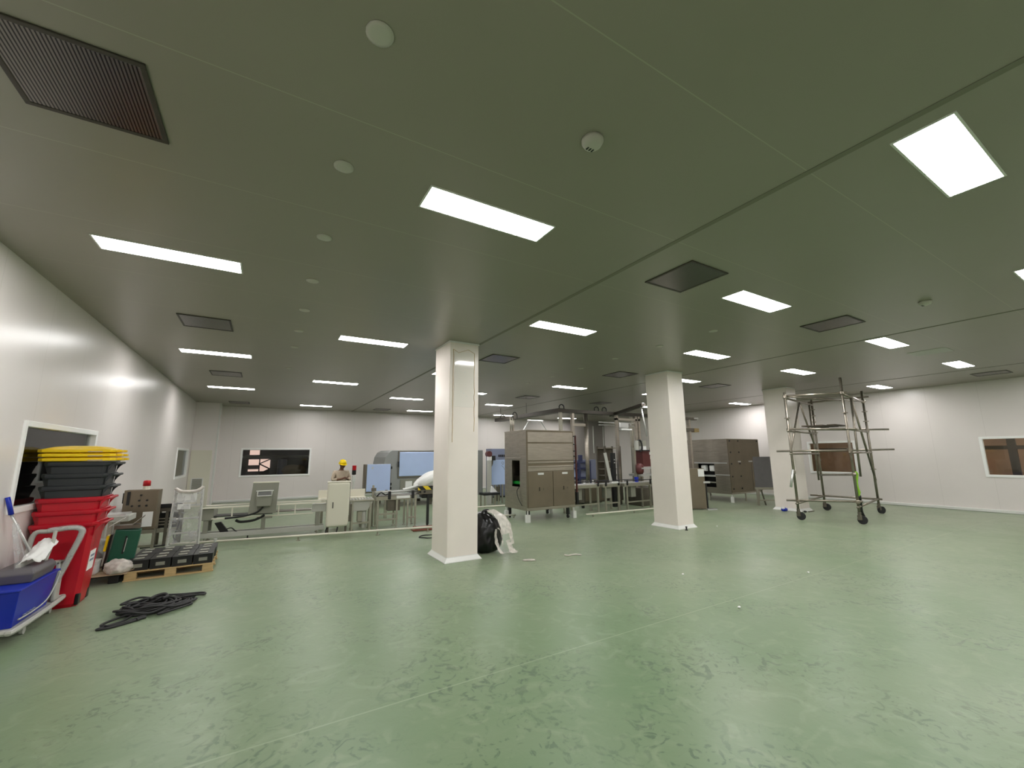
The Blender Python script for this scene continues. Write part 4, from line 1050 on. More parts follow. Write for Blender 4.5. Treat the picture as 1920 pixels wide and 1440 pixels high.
for x, y in ((0.05, 0.95), (0.12, 0.95), (0.20, 1.05)): MB().t((x, y, 2.52), (x, y, 2.95), 0.022).ob('vent_pipe', 'steel', t, smooth=True)
m = MB(); m.path(smooth_path([(0.10, 0.9, 2.92), (0.10, 0.9, 3.05), (0.18, 0.9, 3.10), (0.24, 0.9, 3.02), (0.24, 0.9, 2.9)], 5), 0.014, 6); m.ob('hose_bend', 'rubber', t, smooth=True)
t = thing('hinge_ladder', 'dark red and black upright rail on the right side of the enclosure', 'rail', (8.03, 9.86, 0))
MB().b(0.0, 0, 0.72, 0.035, 0.05, 2.38).ob('upright', 'maroon', t, 0.004)
for z in (1.55, 1.75, 1.9, 2.1, 2.34): MB().b(-0.07, 0.0, z, 0.0, 0.04, z+0.03).ob('rung', 'black', t)
MB().b(-0.01, 0.0, 0.38, 0.06, 0.08, 0.72).ob('foot_block', 'black', t, 0.006)
t = thing('enclosure_rail', 'low pale guard pipe under and right of the stainless enclosure', 'guard rail', (0, 0, 0))
MB().t((5.9, 11.05, 0.08), (6.5, 10.85, 0.08), 0.022).ob('pipe', 'cream', t, smooth=True)
MB().t((8.25, 9.75, 0.08), (11.7, 9.55, 0.08), 0.022).ob('pipe', 'cream', t, smooth=True)
for x, y in ((5.95, 11.03), (6.45, 10.87), (8.5, 9.735), (10.1, 9.64), (11.5, 9.56)): MB().t((x, y, 0), (x, y, 0.08), 0.018).ob('post', 'frame_steel', t)

# conveyor tables right of it
def conv_table(x0, x1, y, lab, name):
    t = thing(name, lab, 'conveyor', (x0, y, 0)); L = x1-x0
    MB().b(0, 0, 0.76, L, 0.42, 0.86).ob('side_frame', 'frame_steel', t, 0.005)
    MB().b(0.01, 0.03, 0.86, L-0.01, 0.39, 0.875).ob('belt', 'alu', t)
    for yy in (0.0, 0.42):
        MB().t((0, yy, 0.95), (L, yy, 0.95), 0.013).ob('guide_rail', 'rubber', t, smooth=True)
    for x in (0.12, L-0.08):
        for yy in (0.03, 0.39):
            m = MB(); m.b(x-0.025, yy-0.025, 0.04, x+0.025, yy+0.025, 0.76); m.t((x, yy, 0), (x, yy, 0.04), 0.04); m.ob('leg', 'frame_steel', t)
        MB().b(x-0.03, -0.03, 0.80, x+0.03, 0.0, 0.97).ob('rail_clamp', 'black', t, 0.008)
    MB().b(0.12, 0.01, 0.24, L-0.08, 0.05, 0.28).ob('cross_rail', 'frame_steel', t)
    MB().b(L*0.3, 0.1, 0.40, L*0.3+0.22, 0.32, 0.76).ob('drive_box', 'grey', t, 0.01)
    return t
conv_table(8.14, 9.42, 10.40, 'steel conveyor table touching the right side of the stainless enclosure', 'conveyor_table')
conv_table(9.46, 10.22, 10.30, 'short steel conveyor table with a leaning panel on it, behind the guard pipe', 'conveyor_table')
conv_table(10.26, 11.55, 10.15, 'steel conveyor table just left of the middle column', 'conveyor_table')
t = thing('leaning_panel', 'narrow pale steel panel leaning on the short conveyor table', 'panel', (9.90, 10.42, 0.96))
m = MB(); m.c(-0.02, 0.06, 0.42, 0.13, 0.015, 0.98, Matrix.Rotation(-0.13, 3, 'Y') @ Matrix.Rotation(-0.10, 3, 'X')); m.ob('panel_sheet', 'lightgrey', t, 0.003)
MB().b(0.0, -0.15, -0.085, 0.28, -0.07, -0.03).ob('paper_edge', 'paper', t)
t = thing('black_mast', 'black mast with pale bolts standing behind the short conveyor table', 'mast', (10.72, 11.1, 0))
MB().b(-0.07, -0.06, 0.0, 0.07, 0.06, 1.86).ob('mast_body', 'black', t, 0.006)
for z in (1.62, 1.52): MB().t((0, -0.075, z), (0, -0.06, z), 0.022).ob('bolt', 'alu', t)
t = thing('blue_frame_machine', 'blue framed machine standing behind the conveyor tables', 'machine', (10.3, 12.5, 0))
for x in (-0.5, 0.0, 0.52):
    for y in (0.0, 0.6): MB().b(x-0.045, y-0.045, 0, x+0.045, y+0.045, 1.56).ob('upright', 'darkblue', t)
for z in (0.95, 1.30, 1.52):
    m = MB(); m.b(-0.5, -0.04, z-0.03, 0.52, 0.04, z+0.03); m.b(-0.5, 0.56, z-0.03, 0.52, 0.64, z+0.03); m.ob('cross_rail', 'darkblue', t)
MB().b(0.04, 0.10, 0.86, 0.95, 0.5, 1.62).ob('filmed_panel', 'bluegrey', t, 0.01)
MB().b(-0.42, 0.10, 0.98, -0.06, 0.3, 1.28).ob('screen_panel', 'film', t, 0.006)
MB().b(0.02, -0.05, 1.56, 0.16, 0.05, 1.80).ob('top_block', 'darkblue', t, 0.01)
MB().b(-0.6, -0.1, 0.0, 1.0, 0.7, 0.10).ob('base', 'steel_dark', t, 0.01)
t = thing('steel_rack', 'dark steel shelf rack standing left of the filler machine', 'rack', (12.45, 12.9, 0))
for x in (-0.42, 0.42):
    for y in (0, 0.45): MB().b(x-0.03, y-0.03, 0, x+0.03, y+0.03, 2.15).ob('upright', 'steel_dark', t)
for z in (0.5, 0.95, 1.2, 1.5, 2.05): MB().b(-0.42, -0.02, z, 0.42, 0.47, z+0.035).ob('shelf', 'steel', t)
MB().b(-0.40, 0.44, 0.4, 0.40, 0.46, 2.1).ob('back_sheet', 'steel_dark', t)
t = thing('fill_machine', 'maroon filling machine with pipes and gauges left of the middle column', 'machine', (12.02, 10.95, 0))
MB().b(-0.45, -0.3, 0.0, 0.6, 0.5, 0.62).ob('base', 'steel_dark', t, 0.01)
MB().b(-0.30, -0.2, 1.02, 0.6, 0.4, 1.10).ob('platform', 'alu', t, 0.006)
for x in (-0.38, 0.5): MB().b(x-0.04, -0.04, 0.62, x+0.04, 0.04, 2.05).ob('upright', 'frame_steel', t)
MB().b(-0.12, -0.16, 1.36, 0.6, 0.3, 1.92).ob('head_body', 'maroon', t, 0.01)
MB().b(-0.15, -0.19, 1.92, 0.6, 0.3, 1.96).ob('head_top', 'black', t)
MB().b(0.22, -0.19, 1.78, 0.48, -0.16, 1.88).ob('notice', 'paper', t)
MB().b(0.26, -0.19, 1.62, 0.50, -0.16, 1.74).ob('notice', 'paper', t)
MB().b(0.0, -0.10, 1.96, 0.16, 0.1, 2.10).ob('white_box', 'paper', t, 0.006)
MB().b(0.02, -0.05, 2.10, 0.22, 0.1, 2.30).ob('grey_box', 'grey', t, 0.006)
MB().t((-0.35, -0.1, 1.95), (-0.35, -0.1, 2.30), 0.08, n=14).ob('canister', 'lightgrey', t)
m = MB(); m.path(smooth_path([(-0.35, -0.1, 2.25), (-0.2, -0.12, 2.32), (-0.12, -0.14, 2.2), (-0.12, -0.14, 2.0), (-0.2, -0.12, 1.9)], 5), 0.03, 8); m.ob('hose', 'rubber', t, smooth=True)
MB().lathe([(0.10, 0), (0.14, 0.08), (0.14, 0.3), (0.06, 0.38)], 16, (-0.25, -0.1, 1.02+0.08)).ob('bell', 'maroon', t, smooth=True)
MB().t((0.35, -0.12, 0.75), (0.35, -0.12, 1.02), 0.09, n=14).ob('filter', 'lightgrey', t)
MB().b(-0.30, -0.25, 1.28, 0.55, -0.2, 1.33).ob('bright_rail', 'alu', t)
t = thing('drip_unit', 'low dark steel unit standing behind the conveyor tables', 'machine', (9.5, 11.3, 0))
MB().b(0, 0, 0.18, 1.85, 0.28, 0.72).ob('unit_body', 'steel_dark', t, 0.01)
MB().b(0.05, -0.015, 0.24, 0.9, 0, 0.66).ob('front_panel', 'steel_brown', t, 0.004)
MB().b(0.95, -0.015, 0.24, 1.8, 0, 0.66).ob('front_panel', 'steel_dark', t, 0.004)
for x in (0.06, 1.79): MB().b(x-0.03, 0.1, 0, x+0.03, 0.18, 0.18).ob('foot', 'black', t)
for k in range(4):
    MB().lathe([(0.05, 0), (0.05, 0.12), (0.02, 0.16), (0.02, 0.2)], 12, (0.15+0.2*k, 0.14, 0.72)).ob('valve', ('alu', 'grey', 'alu', 'maroon')[k], t, smooth=True)
t = thing('blue_tub', 'small blue tub on the conveyor table left of the middle column', 'tub', (11.05, 10.36, 0.876))
MB().lathe([(0.06, 0), (0.07, 0.14), (0.075, 0.15)], 16).ob('tub_body', 'blue', t, smooth=False)
MB().lathe([(0.078, 0.15), (0.078, 0.165)], 16).ob('tub_lid', 'blue', t)

# ------------------------------------------------------------------ overhead cable tray with posts
t = thing('cable_tray', 'dark overhead cable tray turning a corner above the conveyor tables', 'cable tray', (0, 0, 0))
m = MB(); m.b(9.05, 12.0, 3.34, 9.35, 16.9, 3.48); m.ob('tray_run', 'tray_dark', t)
m = MB(); m.b(9.35, 12.0, 3.34, 14.2, 12.3, 3.46); m.ob('tray_run', 'tray_dark', t)
m = MB(); m.prism([(10.6, 3.66), (12.3, 3.40), (12.3, 3.30), (10.6, 3.56)], 11.8, 12.0, 'x'); m.ob('tray_run', 'tray_dark', t)
for x, y in ((9.2, 12.15), (10.9, 12.15), (11.3, 12.15), (9.2, 16.6)):
    m = MB(); m.path(smooth_path([(x, y, 3.46), (x, y, 3.58), (x+0.1, y, 3.64), (x+0.2, y, 3.58), (x+0.2, y, 3.46)], 5), 0.02, 6); m.ob('cable_loop', 'rubber', t, smooth=True)
for x, y in ((9.2, 12.1), (12.9, 12.2), (14.1, 12.2)):
    MB().b(x-0.05, y-0.05, 0, x+0.05, y+0.05, 3.34).ob('post', 'frame_steel', t)
MB().t((11.9, 10.75, 3.64), (12.0, 10.62, 2.45), 0.03).ob('drop_pipe', 'alu', t, smooth=True)
MB().b(11.85, 10.6, 3.60, 11.95, 10.75, 3.68).ob('pipe_elbow', 'alu', t, 0.02)
m = MB(); m.b(11.0, 12.04, 3.02, 13.2, 12.08, 3.06); m.ob('bright_pipe', 'alu', t)
m = MB(); m.b(11.0, 12.04, 2.92, 13.2, 12.08, 2.95); m.ob('bright_pipe', 'alu', t)
for x, y in ((9.2, 16.6), (9.2, 14.4), (13.6, 12.15)): MB().t((x, y, 3.47), (x, y, H), 0.008, n=6).ob('hanger_rod', 'tray_dark', bpy.data.objects['cable_tray'])
t = thing('steel_post', 'tall round steel post with short side arm, behind the blue framed machine', 'post', (10.42, 12.13, 0))
MB().t((0, 0, 0), (0, 0, 3.34), 0.075, n=16).ob('post_tube', 'steel', t, smooth=True)
m = MB(); m.b(-0.62, -0.05, 2.86, -0.06, 0.05, 2.96); m.ob('side_arm', 'steel', t)
m = MB(); m.b(-0.70, -0.06, 2.5, -0.60, 0.06, 3.34); m.ob('hanger', 'steel', t)
t = thing('portal_frame', 'steel portal frame of three tall posts left of the middle column', 'frame', (11.55, 11.65, 0))
for x in (-0.02, 1.0, 1.16): MB().b(x-0.05, -0.05, 0, x+0.05, 0.05, 3.28).ob('post', 'steel', t)
MB().b(-0.07, -0.05, 3.1, 1.21, 0.05, 3.18).ob('crossbeam', 'steel', t)
MB().b(0.05, -0.08, 2.80, 0.55, 0.08, 3.02).ob('pipe_block', 'alu', t, 0.03)
MB().b(0.12, -0.10, 2.72, 0.70, 0.1, 2.78).ob('pale_tray', 'paper', t, 0.01)

# ------------------------------------------------------------------ right of the middle column
t = thing('steel_cabinet', 'dull steel cabinet with a white notice, tucked behind the middle column', 'cabinet', (12.45, 9.0, 0), -0.5)
MB().b(-0.42, 0, 0.02, 0.24, 0.5, 1.32).ob('cabinet_body', 'steel_brown', t, 0.006)
MB().b(-0.40, -0.014, 0.06, 0.22, 0, 1.30).ob('door', 'steel_brown', t, 0.004)
MB().b(0.02, -0.024, 1.06, 0.22, -0.012, 1.30).ob('notice', 'paper', t)
MB().b(0.26, 0.02, 0, 0.30, 0.06, 0.86).ob('side_post', 'black', t)
MB().b(0.18, -0.02, 0.84, 0.40, 0.1, 0.90).ob('side_bracket', 'alu', t)
MB().b(0.20, -0.12, 0.0, 0.52, 0.06, 0.03).ob('foot_plate', 'alu', t)
t = thing('pipe_support', 'steel support post with cross arms just right of the middle column', 'support post', (13.5, 9.95, 0))
MB().b(-0.05, -0.05, 0, 0.05, 0.05, 3.05).ob('post', 'steel', t)
MB().b(-0.35, -0.08, 3.05, 0.40, 0.08, 3.14).ob('top_arm', 'steel_dark', t)
MB().b(0.22, -0.10, 3.08, 0.46, 0.10, 3.13).ob('bright_tip', 'alu', t)
MB().b(-0.35, -0.07, 2.62, 0.42, 0.07, 2.74).ob('lower_arm', 'steel_dark', t)
MB().b(0.20, -0.09, 2.60, 0.46, 0.09, 2.74).ob('brown_box', 'wood', t, 0.006)

t = thing('steel_tunnel', 'stainless tunnel machine with bolted brown end plate, left of the far right column', 'machine', (15.1, 9.5, 0))
MB().b(0.0, 0.0, 0.30, 2.0, 2.3, 0.42).ob('base_frame', 'steel', t)
m = MB(); m.b(0.0, 0.03, 0.42, 0.04, 0.62, 2.34); m.b(0, 0.62, 1.45, 0.04, 2.3, 2.34); m.b(0, 1.35, 0.42, 0.04, 2.3, 1.45); m.b(0, 0.62, 1.02, 0.04, 0.64, 1.45); m.b(0, 0.62, 0.42, 0.04, 1.35, 0.52)
m.ob('left_side', 'steel', t, 0.003)
MB().b(-0.02, 0.10, 1.42, 0.0, 1.5, 1.47).ob('side_trim', 'alu', t, 0.004)
MB().b(-0.02, 0.03, 0.98, 0.0, 0.62, 1.02).ob('side_trim', 'alu', t, 0.004)
MB().b(-0.02, 0.5, 1.90, 0.0, 1.5, 1.93).ob('side_trim', 'steel', t, 0.004)
MB().b(-0.01, -0.01, 2.34, 2.01, 2.31, 2.36).ob('roof', 'steel', t)
ep = MB().b(-0.01, -0.02, 0.36, 2.01, 0.03, 2.34).ob('end_plate', 'steel_brown', t, 0.004)
for x in (0.08, 0.62, 1.9):
    for z in (0.50, 0.95, 1.42, 1.85, 2.28):
        if x == 1.9 and z < 2: continue
        MB().t((x, -0.036, z), (x, -0.02, z), 0.03, n=10).ob('bolt', 'black', ep)
MB().b(0.50, -0.03, 1.47, 0.68, -0.018, 1.52).ob('handle', 'alu', ep); MB().b(1.2, -0.03, 1.47, 1.45, -0.018, 1.52).ob('handle', 'alu', ep)
MB().b(1.38, -0.026, 0.4, 1.40, -0.018, 1.5).ob('seam', 'steel_dark', ep)
MB().b(1.9, 0.1, 0.42, 2.0, 2.3, 2.34).ob('right_side', 'steel', t)
MB().b(0.04, 2.26, 0.42, 1.9, 2.3, 2.34).ob('rear_side', 'steel', t)
MB().b(0.30, 0.5, 0.42, 0.34, 1.6, 1.45).ob('inner_wall', 'bagblack', t)
for y in (0.72, 1.08): MB().b(0.10, y, 1.12, 0.28, y+0.22, 1.36).ob('inner_roller', 'paper', t, 0.04)
MB().b(0.02, 0.6, 0.92, 0.3, 1.5, 0.98).ob('inner_rail', 'alu', t)
MB().b(0.02, 0.62, 0.68, 0.2, 1.35, 0.72).ob('inner_rail', 'grey', t)
m = MB(); m.t((0.06, 0.06, 0), (0.06, 0.06, 0.21), 0.06, n=14); m.t((0.06, 0.06, 0.21), (0.06, 0.06, 0.3), 0.02); m.ob('levelling_foot', 'white', t)
for x, y in ((0.06, 1.0), (0.06, 2.2), (1.0, 0.1), (1.9, 0.1), (1.9, 2.2)):
    m = MB(); m.t((x, y, 0), (x, y, 0.3), 0.03); m.ob('leg', 'frame_steel', t)

t = thing('guard_panel', 'grey sheet guard panel on a low stand beside the far right column', 'guard panel', (15.35, 8.36, 0), math.radians(-35))
MB().b(-0.38, -0.02, 0.62, 0.36, 0.02, 1.68).ob('panel_sheet', 'steel_dull', t, 0.004)
m = MB(); m.b(-0.40, -0.03, 0.54, 0.38, 0.03, 0.62); m.ob('stand_top', 'frame_steel', t)
for x in (-0.34, 0.32): MB().b(x-0.03, -0.03, 0, x+0.03, 0.03, 0.54).ob('leg', 'frame_steel', t)
m = MB(); m.path([(-0.2, 0.02, 0.54), (-0.05, 0.1, 0.0)], 0.025, 6); m.ob('brace', 'steel_dark', t)
MB().b(-0.34, -0.02, 0.16, 0.32, 0.02, 0.2).ob('cross_rail', 'frame_steel', t)
t = thing('blue_rag', 'small blue and white bundle on the floor at the far right column', 'rag', (14.28, 7.32, 0))
o = blob('bundle', 'blue', 0.11, 0.08, 0.06, 8.8); o.parent = t
o = blob('white_end', 'paper', 0.05, 0.04, 0.04, 2.8); o.parent = t; o.location = (-0.06, -0.01, 0.06)
t = thing('black_scrap', 'small black scrap on the floor beside the blue bundle', 'scrap', (14.48, 6.82, 0))
o = blob('debris_lump', 'black', 0.05, 0.04, 0.03, 6.1, sub=3); o.parent = t
MB().b(0.12, -0.06, 0, 0.45, -0.03, 0.02).ob('debris_strip', 'steel_dark', t)

# ------------------------------------------------------------------ scaffold tower
A0, B0, C0, D0 = Vector((12.73, 6.16, 0)), Vector((13.24, 4.97, 0)), Vector((15.96, 5.48, 0)), Vector((15.48, 6.69, 0))
u_ab = (B0-A0).normalized(); u_ad = (D0-A0).normalized()
t = thing('scaffold_tower', 'tubular steel scaffold tower on wheels with planks, in front of the right wall', 'scaffold', (A0.x, A0.y, 0))
def S(p, z): q = Vector((p.x-A0.x, p.y-A0.y, z)); return q
for p, z1 in ((A0, 3.52), (B0, 3.80), (C0, 3.70), (D0, 3.53)):
    MB().t(S(p, 0.20), S(p, z1), 0.032).ob('standard', 'tube', t, smooth=True)
for p, zs in ((A0, (2.78, 1.85, 0.5)), (B0, (2.85, 1.9, 0.55)), (C0, (3.05, 2.75, 2.5, 1.3)), (D0, (3.2, 3.0, 2.8, 2.45))):
    for z in zs: MB().t(S(p, z-0.012), S(p, z+0.012), 0.07, n=12).ob('rosette', 'tube', t)
for p, a in ((A0, 0.5), (B0, 0.2), (C0, 1.1), (D0, 0.2)):
    q = S(p, 0)
    f = MB(); f.b(q.x-0.025, q.y-0.05, 0.10, q.x+0.025, q.y+0.05, 0.22); f.t((q.x, q.y, 0.18), (q.x, q.y, 0.30), 0.04); c = f.ob('castor', 'steel_dark', t, 0.004)
    d2 = Vector((math.cos(a), math.sin(a), 0))
    MB().t(q+Vector((0.05, -0.03, 0.105))-d2*0.03, q+Vector((0.05, -0.03, 0.105))+d2*0.03, 0.105, n=20).ob('wheel', 'rubber', c)
def led(p, q, z0, z1=None, ext0=0.1, ext1=0.1, r=0.028, name='ledger', mt='tube'):
    a, b2 = S(p, z0), S(q, z0 if z1 is None else z1); d = (b2-a).normalized()
    return MB().t(a-d*ext0, b2+d*ext1, r).ob(name, mt, t, smooth=True)
led(A0, B0, 3.42, 3.38, 0.05, 0.1); led(D0, C0, 3.45, 3.50, 0.1, 0.15); led(A0, D0, 3.36, ext1=0.0); led(B0, C0, 3.36, ext1=0.05)
led(A0, B0, 2.47, 2.42, 0.05, 0.2); led(D0, C0, 2.55, 2.5, 0.1, 0.5); led(A0, D0, 2.42); led(B0, C0, 2.42, ext1=0.1)
led(A0, B0, 1.86, 1.86, 0.35, 0.1); led(D0, C0, 1.86, 1.88, 0.1, 0.55); led(A0, D0, 1.78); led(B0, C0, 1.80)
led(D0, B0, 1.10, 1.24, 0.15, 0.1)
led(A0, B0, 0.52, 0.56, 0.25, 0.1); led(D0, C0, 0.45, 0.42, 0.35, 0.1); led(A0, D0, 0.44); led(B0, C0, 0.42)
led(A0, C0, 3.40, 3.38, 0.05, 0.1, name='plan_brace')
mAD = (A0+D0)/2; mBC = (B0*0.62+C0*0.38)
led(mAD, A0, 3.34, 1.90, 0, 0.1, name='brace'); led(mAD, D0, 3.34, 1.70, 0, 0.2, name='brace')
led(mBC, mBC+Vector((-0.12, 0.0, 0)), 3.36, 1.25, 0, 0.1, name='brace'); led(mBC, C0+u_ad*0.05, 3.34, 1.05, 0, 0.1, name='brace')
led(D0*0.88+A0*0.12, D0*0.88+A0*0.12, 3.42, 0.95, 0, 0, name='loose_pipe')
a = S(A0, 1.30); MB().t(a+Vector((-0.03, 0, 0.05)), a+Vector((-0.14, 0.05, -0.42)), 0.03).ob('hanging_pipe', 'alu', t, smooth=True)
for p, z in ((A0, 3.40), (B0, 3.38), (B0, 1.86), (C0, 2.47), (A0, 1.28), (B0, 1.24), (C0, 3.36), (B0, 0.55)):
    q = S(p, z); m = MB(); m.c(q.x, q.y, q.z, 0.10, 0.09, 0.10, Matrix.Rotation(0.4, 3, 'Z')); m.ob('coupler', 'tube', t, 0.02)
for k in range(3):
    a, b2 = S(A0*(1-0.18*k-0.25)+B0*(0.18*k+0.25), 2.50+0.012*k), S(D0*(1-0.18*k-0.25)+C0*(0.18*k+0.25), 2.56+0.012*k)
    a = a.lerp(b2, 0.12 + 0.1*k); b2 = a.lerp(b2, 0.9)
    d = (b2-a); L = d.length; ang = math.atan2(d.y, d.x)
    m = MB(); mm = Matrix.Translation((a+b2)/2) @ Matrix.Rotation(ang, 4, 'Z') @ Matrix.Rotation(-math.asin(d.z/L), 4, 'Y')
    m.b(-L/2, -0.10, 0.03, L/2, 0.10, 0.065, mm); m.ob('plank', 'plank', t, 0.004)
t = thing('harness', 'lime green safety harness hanging on the front scaffold leg', 'harness', (B0.x+0.05, B0.y+0.02, 0))
m = MB(); N = 12
for k in range(4):
    x0 = 0.02+0.028*k
    m.path(smooth_path([(x0-0.02, 0.02*k-0.05, 1.30), (x0+0.03, -0.02, 1.18+0.02*k), (x0+0.05+0.02*math.sin(k), 0.01*k, 0.98), (x0+0.10-0.02*k, 0.0, 0.82), (x0+0.13, 0.02, 0.68+0.03*k)], 5), 0.03, 6)
m.ob('webbing', 'lime', t, smooth=True)
m = MB(); m.path(smooth_path([(0.16, 0.0, 0.70), (0.20, 0.02, 0.5), (0.22, 0.03, 0.3), (0.25, 0.0, 0.14), (0.30, 0.0, 0.03)], 5), 0.035, 6); m.path(smooth_path([(0.13, 0.0, 0.68), (0.14, 0.02, 0.45), (0.19, 0.03, 0.25), (0.30, 0.05, 0.06)], 5), 0.025, 6); plabel(m.ob('lanyard', 'bagblack', t, smooth=True), 'black lanyard trailing to the floor')

# ------------------------------------------------------------------ bin bag with clear plastic beside the nearest column
t = thing('bin_bag', 'full black bin bag standing on the floor behind the nearest column', 'bin bag', (3.80, 7.50, 0))
m = MB(); bmesh.ops.create_icosphere(m.bm, subdivisions=5, radius=1)
for v in m.bm.verts:
    n0 = v.co.copy(); a = math.atan2(n0.y, n0.x)
    k = 1+0.10*noise.noise(n0*1.5+Vector((5, 1, 0)))+0.05*noise.noise(n0*4+Vector((2, 7, 0)))+0.025*math.sin(a*9+n0.z*3+2*noise.noise(n0*2))
    z = max(-0.86, n0.z*k); zz = max(0.0, (z+0.86)/1.9)
    r = 0.34*(1.0+0.32*max(0, 0.35-zz)*1.3)
    v.co = Vector((n0.x*k*r - 0.05*zz, n0.y*k*r, zz*0.74))
m.ob('bag_body', 'bagblack', t, smooth=True)
m = MB(); m.path(smooth_path([(-0.06, 0, 0.66), (-0.05, -0.02, 0.72), (0.02, -0.04, 0.755), (0.08, -0.06, 0.735)], 4), 0.03, 8, rs=[0.05-0.0025*q for q in range(13)]); m.ob('bag_neck', 'bagblack', t, smooth=True)
m = MB()
def ribbon(pts, w0, w1, seed):
    pts = smooth_path(pts, 5); rows = []
    for i, p in enumerate(pts):
        f = i/(len(pts)-1); wd = (w0+(w1-w0)*f)*(1+0.35*noise.noise(Vector((i*0.45, seed, 0))))
        rows.append([m.bm.verts.new(p+Vector((0.91, 0.41, 0))*wd*(q/4-0.5)+Vector((0.4, -0.9, 0))*0.02*noise.noise(Vector((i*0.5, q*0.9, seed)))) for q in range(5)])
    for a, b2 in zip(rows, rows[1:]):
        for q in range(4): m.bm.faces.new((a[q], a[q+1], b2[q+1], b2[q]))
ribbon([(0.06, -0.10, 0.77), (0.14, -0.33, 0.68), (0.20, -0.41, 0.52), (0.24, -0.43, 0.36)], 0.22, 0.34, 1)
ribbon([(0.10, -0.12, 0.75), (0.26, -0.26, 0.66), (0.36, -0.30, 0.50), (0.40, -0.31, 0.30), (0.44, -0.32, 0.14)], 0.10, 0.10, 2)
ribbon([(0.02, -0.42, 0.46), (0.00, -0.44, 0.34), (0.02, -0.45, 0.20), (0.08, -0.47, 0.07), (0.14, -0.48, 0.02)], 0.07, 0.09, 3)
ribbon([(0.05, -0.43, 0.48), (0.11, -0.45, 0.40), (0.13, -0.46, 0.26), (0.12, -0.47, 0.16)], 0.035, 0.03, 4)
ribbon([(0.26, -0.42, 0.24), (0.30, -0.43, 0.16), (0.34, -0.44, 0.06), (0.40, -0.46, 0.015)], 0.10, 0.20, 5)
ribbon([(0.04, -0.49, 0.03), (0.16, -0.52, 0.05), (0.28, -0.52, 0.04), (0.42, -0.50, 0.015)], 0.08, 0.06, 6)
o = m.ob('clear_plastic', 'milky', None, smooth=True); o.location = (3.80, 7.50, 0)
tag(o, 'crumpled milky plastic film draped over the right of the bin bag', 'plastic film')
o = blob('plastic_scrap', 'milky', 0.11, 0.025, 0.02, 4.2, 0.5, 3, 3); o.location = (4.10, 6.40, 0); o.rotation_euler = (0, 0, -0.5)
tag(o, 'small pale plastic scrap on the floor in front of the bin bag', 'plastic scrap')
m = MB(); m.path(smooth_path([(-0.16, 0.02, 0.012), (-0.09, -0.03, 0.014), (-0.02, 0.0, 0.02), (0.05, 0.03, 0.02), (0.15, 0.01, 0.012)], 6), 0.012, 6, rs=None)
o = m.ob('plastic_curl', 'milky', None, smooth=True); o.location = (4.98, 6.28, 0); o.rotation_euler = (0, 0, -0.55)
tag(o, 'thin pale curl of plastic on the floor, right of the other scrap', 'plastic scrap')
for k, (x, y) in enumerate(((9.95, 6.75), (5.62, 4.45), (7.3, 3.5), (5.0, 3.2))):
    o = blob('paper_crumb', 'paper', 0.022, 0.016, 0.012, 1.2+k, 0.3, 2, 2); o.location = (x, y, 0)
    tag(o, 'tiny white crumb on the green floor, %s' % ('right of the middle column base', 'in the middle foreground', 'right of centre foreground', 'nearest the bottom edge right of centre')[k], 'crumb', 'white crumbs on the floor')

# ------------------------------------------------------------------ the worker
t = thing('person', 'worker in yellow hard hat and beige clothes looking down at joined hands', 'person', (2.08, 13.9, 0), 0.25)
def skin_mesh(name, verts, edges, radii, mname, parent, sub=2, root=0):
    me = bpy.data.meshes.new(name); me.from_pydata(verts, edges, []); me.update()
    o = bpy.data.objects.new(name, me); COL.objects.link(o); o.parent = parent
    md = o.modifiers.new('skin', 'SKIN'); md.use_smooth_shade = True
    sv = me.skin_vertices[0].data
    for i, r in enumerate(radii): sv[i].radius = r if isinstance(r, tuple) else (r, r); sv[i].use_root = (i == root)
    s2 = o.modifiers.new('sub', 'SUBSURF'); s2.levels = sub; s2.render_levels = sub
    me.materials.append(M_[mname])
    return o
V = []; E = []; Rr = []
def add(p, r, parent=None):
    V.append(p); Rr.append(r)
    if parent is not None: E.append((parent, len(V)-1))
    return len(V)-1
pel = add((0, 0, 0.90), (0.15, 0.10)); sp = add((0, 0.0, 1.08), (0.135, 0.095), pel); ch = add((0, 0.0, 1.27), (0.165, 0.105), sp); nk0 = add((0, -0.01, 1.39), (0.07, 0.07), ch)
nk = add((0, -0.03, 1.45), 0.052, nk0); hd0 = add((0, -0.07, 1.51), (0.066, 0.075), nk); hd1 = add((0, -0.085, 1.58), (0.074, 0.088), hd0); hd2 = add((0, -0.08, 1.65), (0.06, 0.07), hd1)
nose = add((0, -0.19, 1.535), 0.014, hd1)
for s in (-1, 1): add((s*0.09, -0.07, 1.57), 0.018, hd1)
hands = []
for s in (-1, 1):
    sh = add((s*0.185, 0.0, 1.34), 0.058, ch); el = add((s*0.255, -0.03, 1.10), 0.044, sh); wr_ = add((s*0.075, -0.24, 1.15), 0.030, el); pm = add((s*0.035, -0.29, 1.165), (0.036, 0.022), wr_)
    for k in range(4):
        b0 = (s*0.028, -0.325, 1.150+0.016*k); f1 = add(b0, 0.009, pm); add((b0[0]-s*(0.030+0.004*(k in (1, 2))), b0[1]-0.022, b0[2]), 0.008, f1)
    th_ = add((s*0.02, -0.28, 1.195), 0.010, pm); add((s*0.008, -0.315, 1.205), 0.009, th_)
    hp = add((s*0.085, 0.0, 0.86), 0.088, pel); kn = add((s*0.10, -0.02, 0.48), 0.060, hp); an = add((s*0.10, 0.02, 0.09), 0.042, kn); add((s*0.11, -0.13, 0.045), (0.042, 0.034), an)
skin_mesh('body', V, E, Rr, 'skin', t)
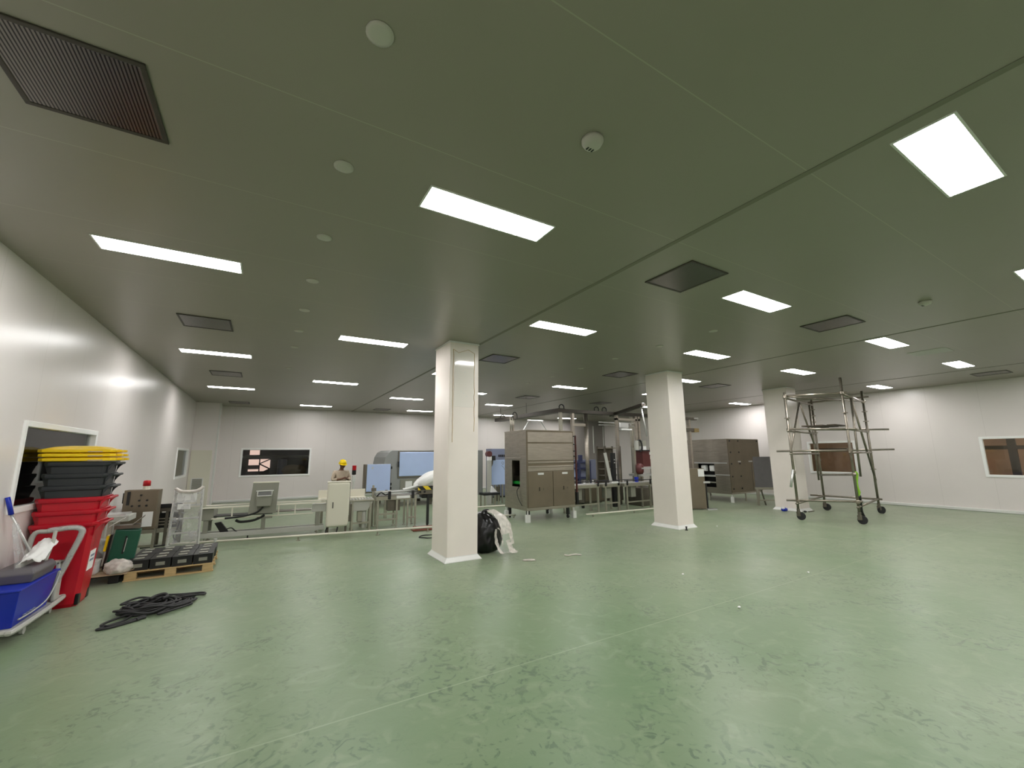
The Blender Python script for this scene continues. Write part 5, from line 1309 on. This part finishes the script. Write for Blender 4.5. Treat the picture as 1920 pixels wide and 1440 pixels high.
# shirt
V2, E2, R2 = [], [], []
def add2(p, r, parent=None):
    V2.append(p); R2.append(r)
    if parent is not None: E2.append((parent, len(V2)-1))
    return len(V2)-1
a0 = add2((0, 0, 0.86), (0.175, 0.13)); a1 = add2((0, 0, 1.06), (0.165, 0.125), a0); a2 = add2((0, 0, 1.26), (0.20, 0.135), a1); a3 = add2((0, -0.01, 1.385), (0.09, 0.085), a2)
for s in (-1, 1):
    b1 = add2((s*0.20, 0.0, 1.335), 0.075, a2); b22 = add2((s*0.265, -0.025, 1.11), 0.062, b1); add2((s*0.16, -0.15, 1.135), 0.050, b22)
skin_mesh('shirt', V2, E2, R2, 'shirt', t)
V2, E2, R2 = [], [], []
a0 = add2((0, 0, 0.93), (0.165, 0.118)); a1 = add2((0, 0, 0.84), (0.16, 0.118), a0)
for s in (-1, 1):
    b1 = add2((s*0.09, 0.0, 0.76), 0.098, a1); b22 = add2((s*0.10, -0.015, 0.48), 0.076, b1); add2((s*0.10, 0.01, 0.10), 0.066, b22)
skin_mesh('trousers', V2, E2, R2, 'trouser', t)
m = MB(); m.lathe([(0.108, 0.0), (0.106, 0.05), (0.088, 0.095), (0.05, 0.12), (0.005, 0.126)], 24)
m.bm.transform(Matrix.Translation((0, -0.075, 1.60)) @ Matrix.Rotation(0.35, 4, 'X'))
m.ob('hard_hat', 'hat', t, smooth=True)
m = MB(); m.lathe([(0.100, 0.0), (0.122, -0.002), (0.122, 0.006), (0.100, 0.01)], 24)
for v in m.bm.verts:
    if v.co.y < -0.05: v.co.y -= 0.035
m.bm.transform(Matrix.Translation((0, -0.075, 1.60)) @ Matrix.Rotation(0.35, 4, 'X'))
m.ob('hat_brim', 'hat', t, smooth=True)
for s in (-1, 1):
    MB().lathe([(0.002, 0), (0.009, 0.006), (0.009, 0.012), (0.002, 0.018)], 10, (s*0.03, -0.168, 1.553)).ob('eye', 'black', t, smooth=True)
m = MB(); m.c(0, -0.148, 1.495, 0.045, 0.012, 0.01); m.ob('mouth', 'maroon', t, 0.003)
for s in (-1, 1):
    m = MB(); m.prism([(-0.17, 0), (0.08, 0), (0.08, 0.10), (0.02, 0.11), (-0.10, 0.07), (-0.17, 0.05)], s*0.105-0.048, s*0.105+0.048, 'x'); m.ob('boot', 'black', t, 0.02)
